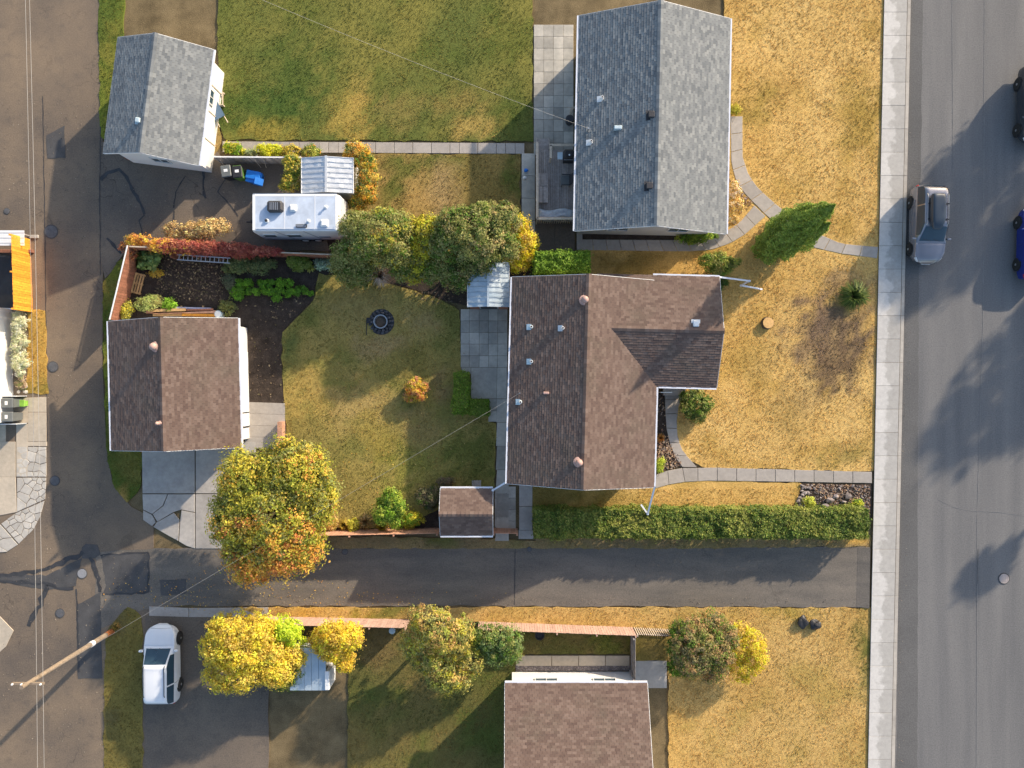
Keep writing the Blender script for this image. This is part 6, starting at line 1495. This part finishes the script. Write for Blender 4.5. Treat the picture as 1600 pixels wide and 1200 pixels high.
# black bags on the verge, cover, discs
for i,(px,py,rx,ry,lb) in enumerate(((1253,971,.3,.32,'crumpled dark garbage bag on the verge, the flatter one'),(1272,974,.36,.34,'crumpled dark garbage bag on the verge, the fuller one'))):
    p = P(px,py,0); o = MB().blob((p.x,p.y,.17),(rx,ry,.2),i+3,3,.28).build('garbage_bag', MT['black'], smooth=False); tag(o, lb, 'bag')
o = thing('drain_bubbler','pale round lid in the shaded yard beside the pale fence','lid',tuple(P(613,985,0))); MB().lathe((0,0,-.02),[(.2,0),(.2,.1),(.17,.13),(.02,.14)],16).build('lid', MT['flash'], o, local=True)
o = thing('plant_pot','black plant pot below the pale fence','pot',tuple(P(843,990,0))); MB().lathe((0,0,-.02),[(.2,0),(.27,.34),(.29,.36),(.24,.36),(.22,.3),(.02,.3)],16).build('pot', MT['black'], o, local=True)
# manholes
def manhole(px,py,r,mat,lb):
    p = P(px,py,0); t = thing('manhole_cover',lb,'manhole',(p.x,p.y,.0)); MB().lathe((0,0,0),[(r*1.18,-.02),(r*1.18,.026),(r*1.0,.026)],28).build('collar', MT['patch'], t, local=True)
    MB().lathe((0,0,.0),[(r,0),(r,.032),(.02,.034)],28).build('cover', MT[mat], t, local=True)
    mb = MB()
    for k in range(-2,3): mb.box((k*r*.35,0,.036),(.03,r*1.3,.008))
    mb.build('tread_ribs', MT[mat], t, local=True)
MT['iron'] = M('cast_iron',(.10,.10,.105),.6,.2,5,40,.1); MT['paleiron'] = M('pale_iron',(.36,.31,.29),.6,.1,5,40,.08); MT['greyiron'] = M('grey_iron',(.26,.26,.27),.6,.1,5,40,.08)
manhole(1568.5,904,.29,'paleiron','pale pinkish manhole cover in the street'); manhole(128.5,896,.27,'greyiron','light grey manhole cover at the lane junction'); manhole(83,573,.28,'iron','dark manhole cover in the lane beside the dry grass strip')
manhole(80,362,.36,'iron','large dark manhole cover in the lane near the cedar fence'); manhole(94,958,.24,'iron','dark manhole cover in the lane near the leaning pole'); manhole(86,751,.26,'iron','dark manhole cover by the crazed slab border'); manhole(539,862,.16,'iron','small dark drain cover at the side lane edge by the maple'); manhole(827,858,.13,'iron','small dark drain cover opposite the concrete walk end'); manhole(11,330,.16,'iron','small dark cover on the sunny side of the lane')
# utility pole and wires
pb = P(176,986,0); po = thing('utility_pole','tall wooden utility pole with a white band by the lane','pole',tuple(pb))
MB().tube((0,0,-.05),(0,0,8.2),.16,.105,14).build('shaft', MT['pole'], po, local=True); MB().tube((0,0,2.05),(0,0,2.35),.165,.163,14).build('white_band', MT['white'], po, local=True); MB().tube((0,0,0),(0,0,.75),.172,.168,14).build('preserved_base', MT['rust'], po, local=True)
MB().box((0,0,7.7),(1.6,.1,.12)).build('crossarm', MT['pole'], po, local=True)
for x in (-.7,-.25,.7): MB().lathe((x,0,7.76),[(.03,0),(.05,.06),(.03,.12)],8).build('insulator', MT['white'], po, local=True)
MT['wire'] = M('wire',(.42,.40,.37),.5,.05,3,30,.02,metal=.3,bmp=0)
def wire(label,a,b,sag,r=.014,n=16,group=None):
    a,b = Vector(a),Vector(b); pts=[]
    for i in range(n+1):
        u=i/n; q=a.lerp(b,u); q.z-=sag*4*u*(1-u); pts.append(q)
    o = MB().path(pts,r,5).build('overhead_wire', MT['wire']); tag(o,label,'wire',group)
wt = pb+Vector((0,0,6.5))
wire('overhead wire running along the back lane past the pole',(-23.9,-30,7.0),(-24.9,32,7.0),.25,.010,group='wires along the back lane')
wire('overhead wire running along the back lane past the pole',(-23.4,-30,7.2),(-24.6,32,7.2),.25,.010,group='wires along the back lane')
wire('service wire from the pole across the back lawn to the brown house',pb+Vector((.1,0,6.2)),MAST,.35,.0055)
wire('service wire reaching the grey house from over the neighbour lawn',(-14,20,7.0),RG(918,206)+Vector((0,0,.55)),.4,.0055)
# yard of the white walled building
o = thing('corrugated_sheet','white corrugated sheet roof panel beside the cedar fence','sheet',(-29.9,8.6,0))
for i in range(6): MB().box((-.1,-.38+i*.15,.9+.02*(i%2)),(2.6,.14,.02)).build('rib', MT['white'], o, local=True)
for x,y in ((-1.2,-.3),(.9,-.3),(-1.2,.3),(.9,.3)): MB().box((x,y,.43),(.07,.07,.9)).build('post', MT['greywood'], o, local=True)
o = thing('timber_beam','reddish timber lying beside the white corrugated sheet','timber',(-29.9,7.95,0)); MB().cbox((0,0,.1),(2.4,.2,.24),.02).build('beam', MT['redwood'], o, local=True)
tpx = thing('tarp_cover','black tarp spread inside the cedar fence','tarp',(-30.6,6.1,0)); nx,ny=20,24
X,Y=np.meshgrid(np.linspace(-1.4,1.3,nx),np.linspace(-1.6,1.6,ny)); Z=.05+.16*fbm(X*1.4+3,Y*1.4,5)+.05*fbm(X*5,Y*5,6)
F=[(j*nx+i,j*nx+i+1,(j+1)*nx+i+1,(j+1)*nx+i) for j in range(ny-1) for i in range(nx-1)]
link('sheet',np_mesh('sheet',np.stack([X,Y,Z],2).reshape(-1,3),F,MT['black'],smooth=True),tpx)
o = thing('yard_timber','pale plank lying at the foot of the cedar fence enclosure','timber',(-30.2,4.3,0)); MB().box((0,0,.08),(1.6,.12,.2),Matrix.Rotation(-.08,3,'Z')).build('plank', MT['tanwood'], o, local=True); MB().box((0,.2,.06),(1.4,.1,.16),Matrix.Rotation(-.05,3,'Z')).build('plank', MT['white'], o, local=True)
o = thing('lane_marker','short pale concrete marker slab beside the cedar fence','marker',tuple(P(54,370,0))); MB().cbox((0,0,.04),(.52,.2,.12),.02).build('slab', MT['kerb'], o, local=True)
for i,(px,py,s) in enumerate(((28,585,.2),(36,594,.16),(40,603,.18),(30,612,.14),(41,612,.15))):
    p=P(px,py,0); o=MB().blob((p.x,p.y,s*.4),(s,s*.8,s*.6),i+20,1,.2).build('garden_rock',MT['stoneslab']); tag(o,'pale garden rock at the end of the silver shrub row','rock','pale rocks by the bins')
# neighbour garage odds and ends
o = thing('rubble_heap','rusty red brick heap at the gable foot of the grey garage','heap',tuple(P(208,243,0))); rr=random.Random(4)
for i in range(14): MB().box((rr.uniform(-.4,.4),rr.uniform(-.25,.25),.06+rr.uniform(0,.2)),(.22,.11,.08),Euler((rr.uniform(-.4,.4),rr.uniform(-.4,.4),rr.uniform(0,3))).to_matrix()).build('brick', MT['redwood'], o, local=True)
o = thing('kettle_barrow','blue plastic wheelbarrow tub beside the grey garage wall','wheelbarrow',tuple(P(343,178,0)),.5)
MT['slate'] = M('slate_blue',(.08,.14,.22),.5,.1,3,40,.05)
MB().box((0,0,.42),(.5,.75,.28),taper=1.35).build('tub', MT['slate'], o, local=True)
for s in (-1,1): MB().tube((s*.2,.5,.18),(s*.28,-.95,.5),.022,.022,6).build('handle', MT['tanwood'], o, local=True); MB().tube((s*.2,-.25,0),(s*.2,-.2,.35),.02,.02,6).build('leg', MT['steel'], o, local=True)
MB().lathe((0,.55,.18),[(.02,-.04),(.18,-.04),(.18,.04),(.02,.04)],14,'X').build('wheel', MT['rubber'], o, local=True)
o = thing('timber_frame','small tan timber frame by the grey garage corner','timber',tuple(P(347,157,0))); 
for s in (-1,1): MB().box((s*.15,0,.3),(.06,.8,.06)).build('side', MT['tanwood'], o, local=True); MB().box((s*.15,.37,.14),(.06,.06,.3)).build('leg', MT['tanwood'], o, local=True)
MB().box((0,-.37,.15),(.36,.06,.32)).build('end', MT['tanwood'], o, local=True)
# across the street: two houses behind the elms
gable_house('far_house','grey roofed house across the street behind the elms','house',(48.5,17.0),-1.2,12,8.6,3.0,.42,MT['grey_sh'],'siding',.4,.4,(1,1),61)
gable_house('far_house','brown roofed house across the street opposite the side lane','house',(48.8,.5),-1.2,12,8.6,3.0,.42,MT['brown_sh'],'stucco',.4,.4,(1,1),71)
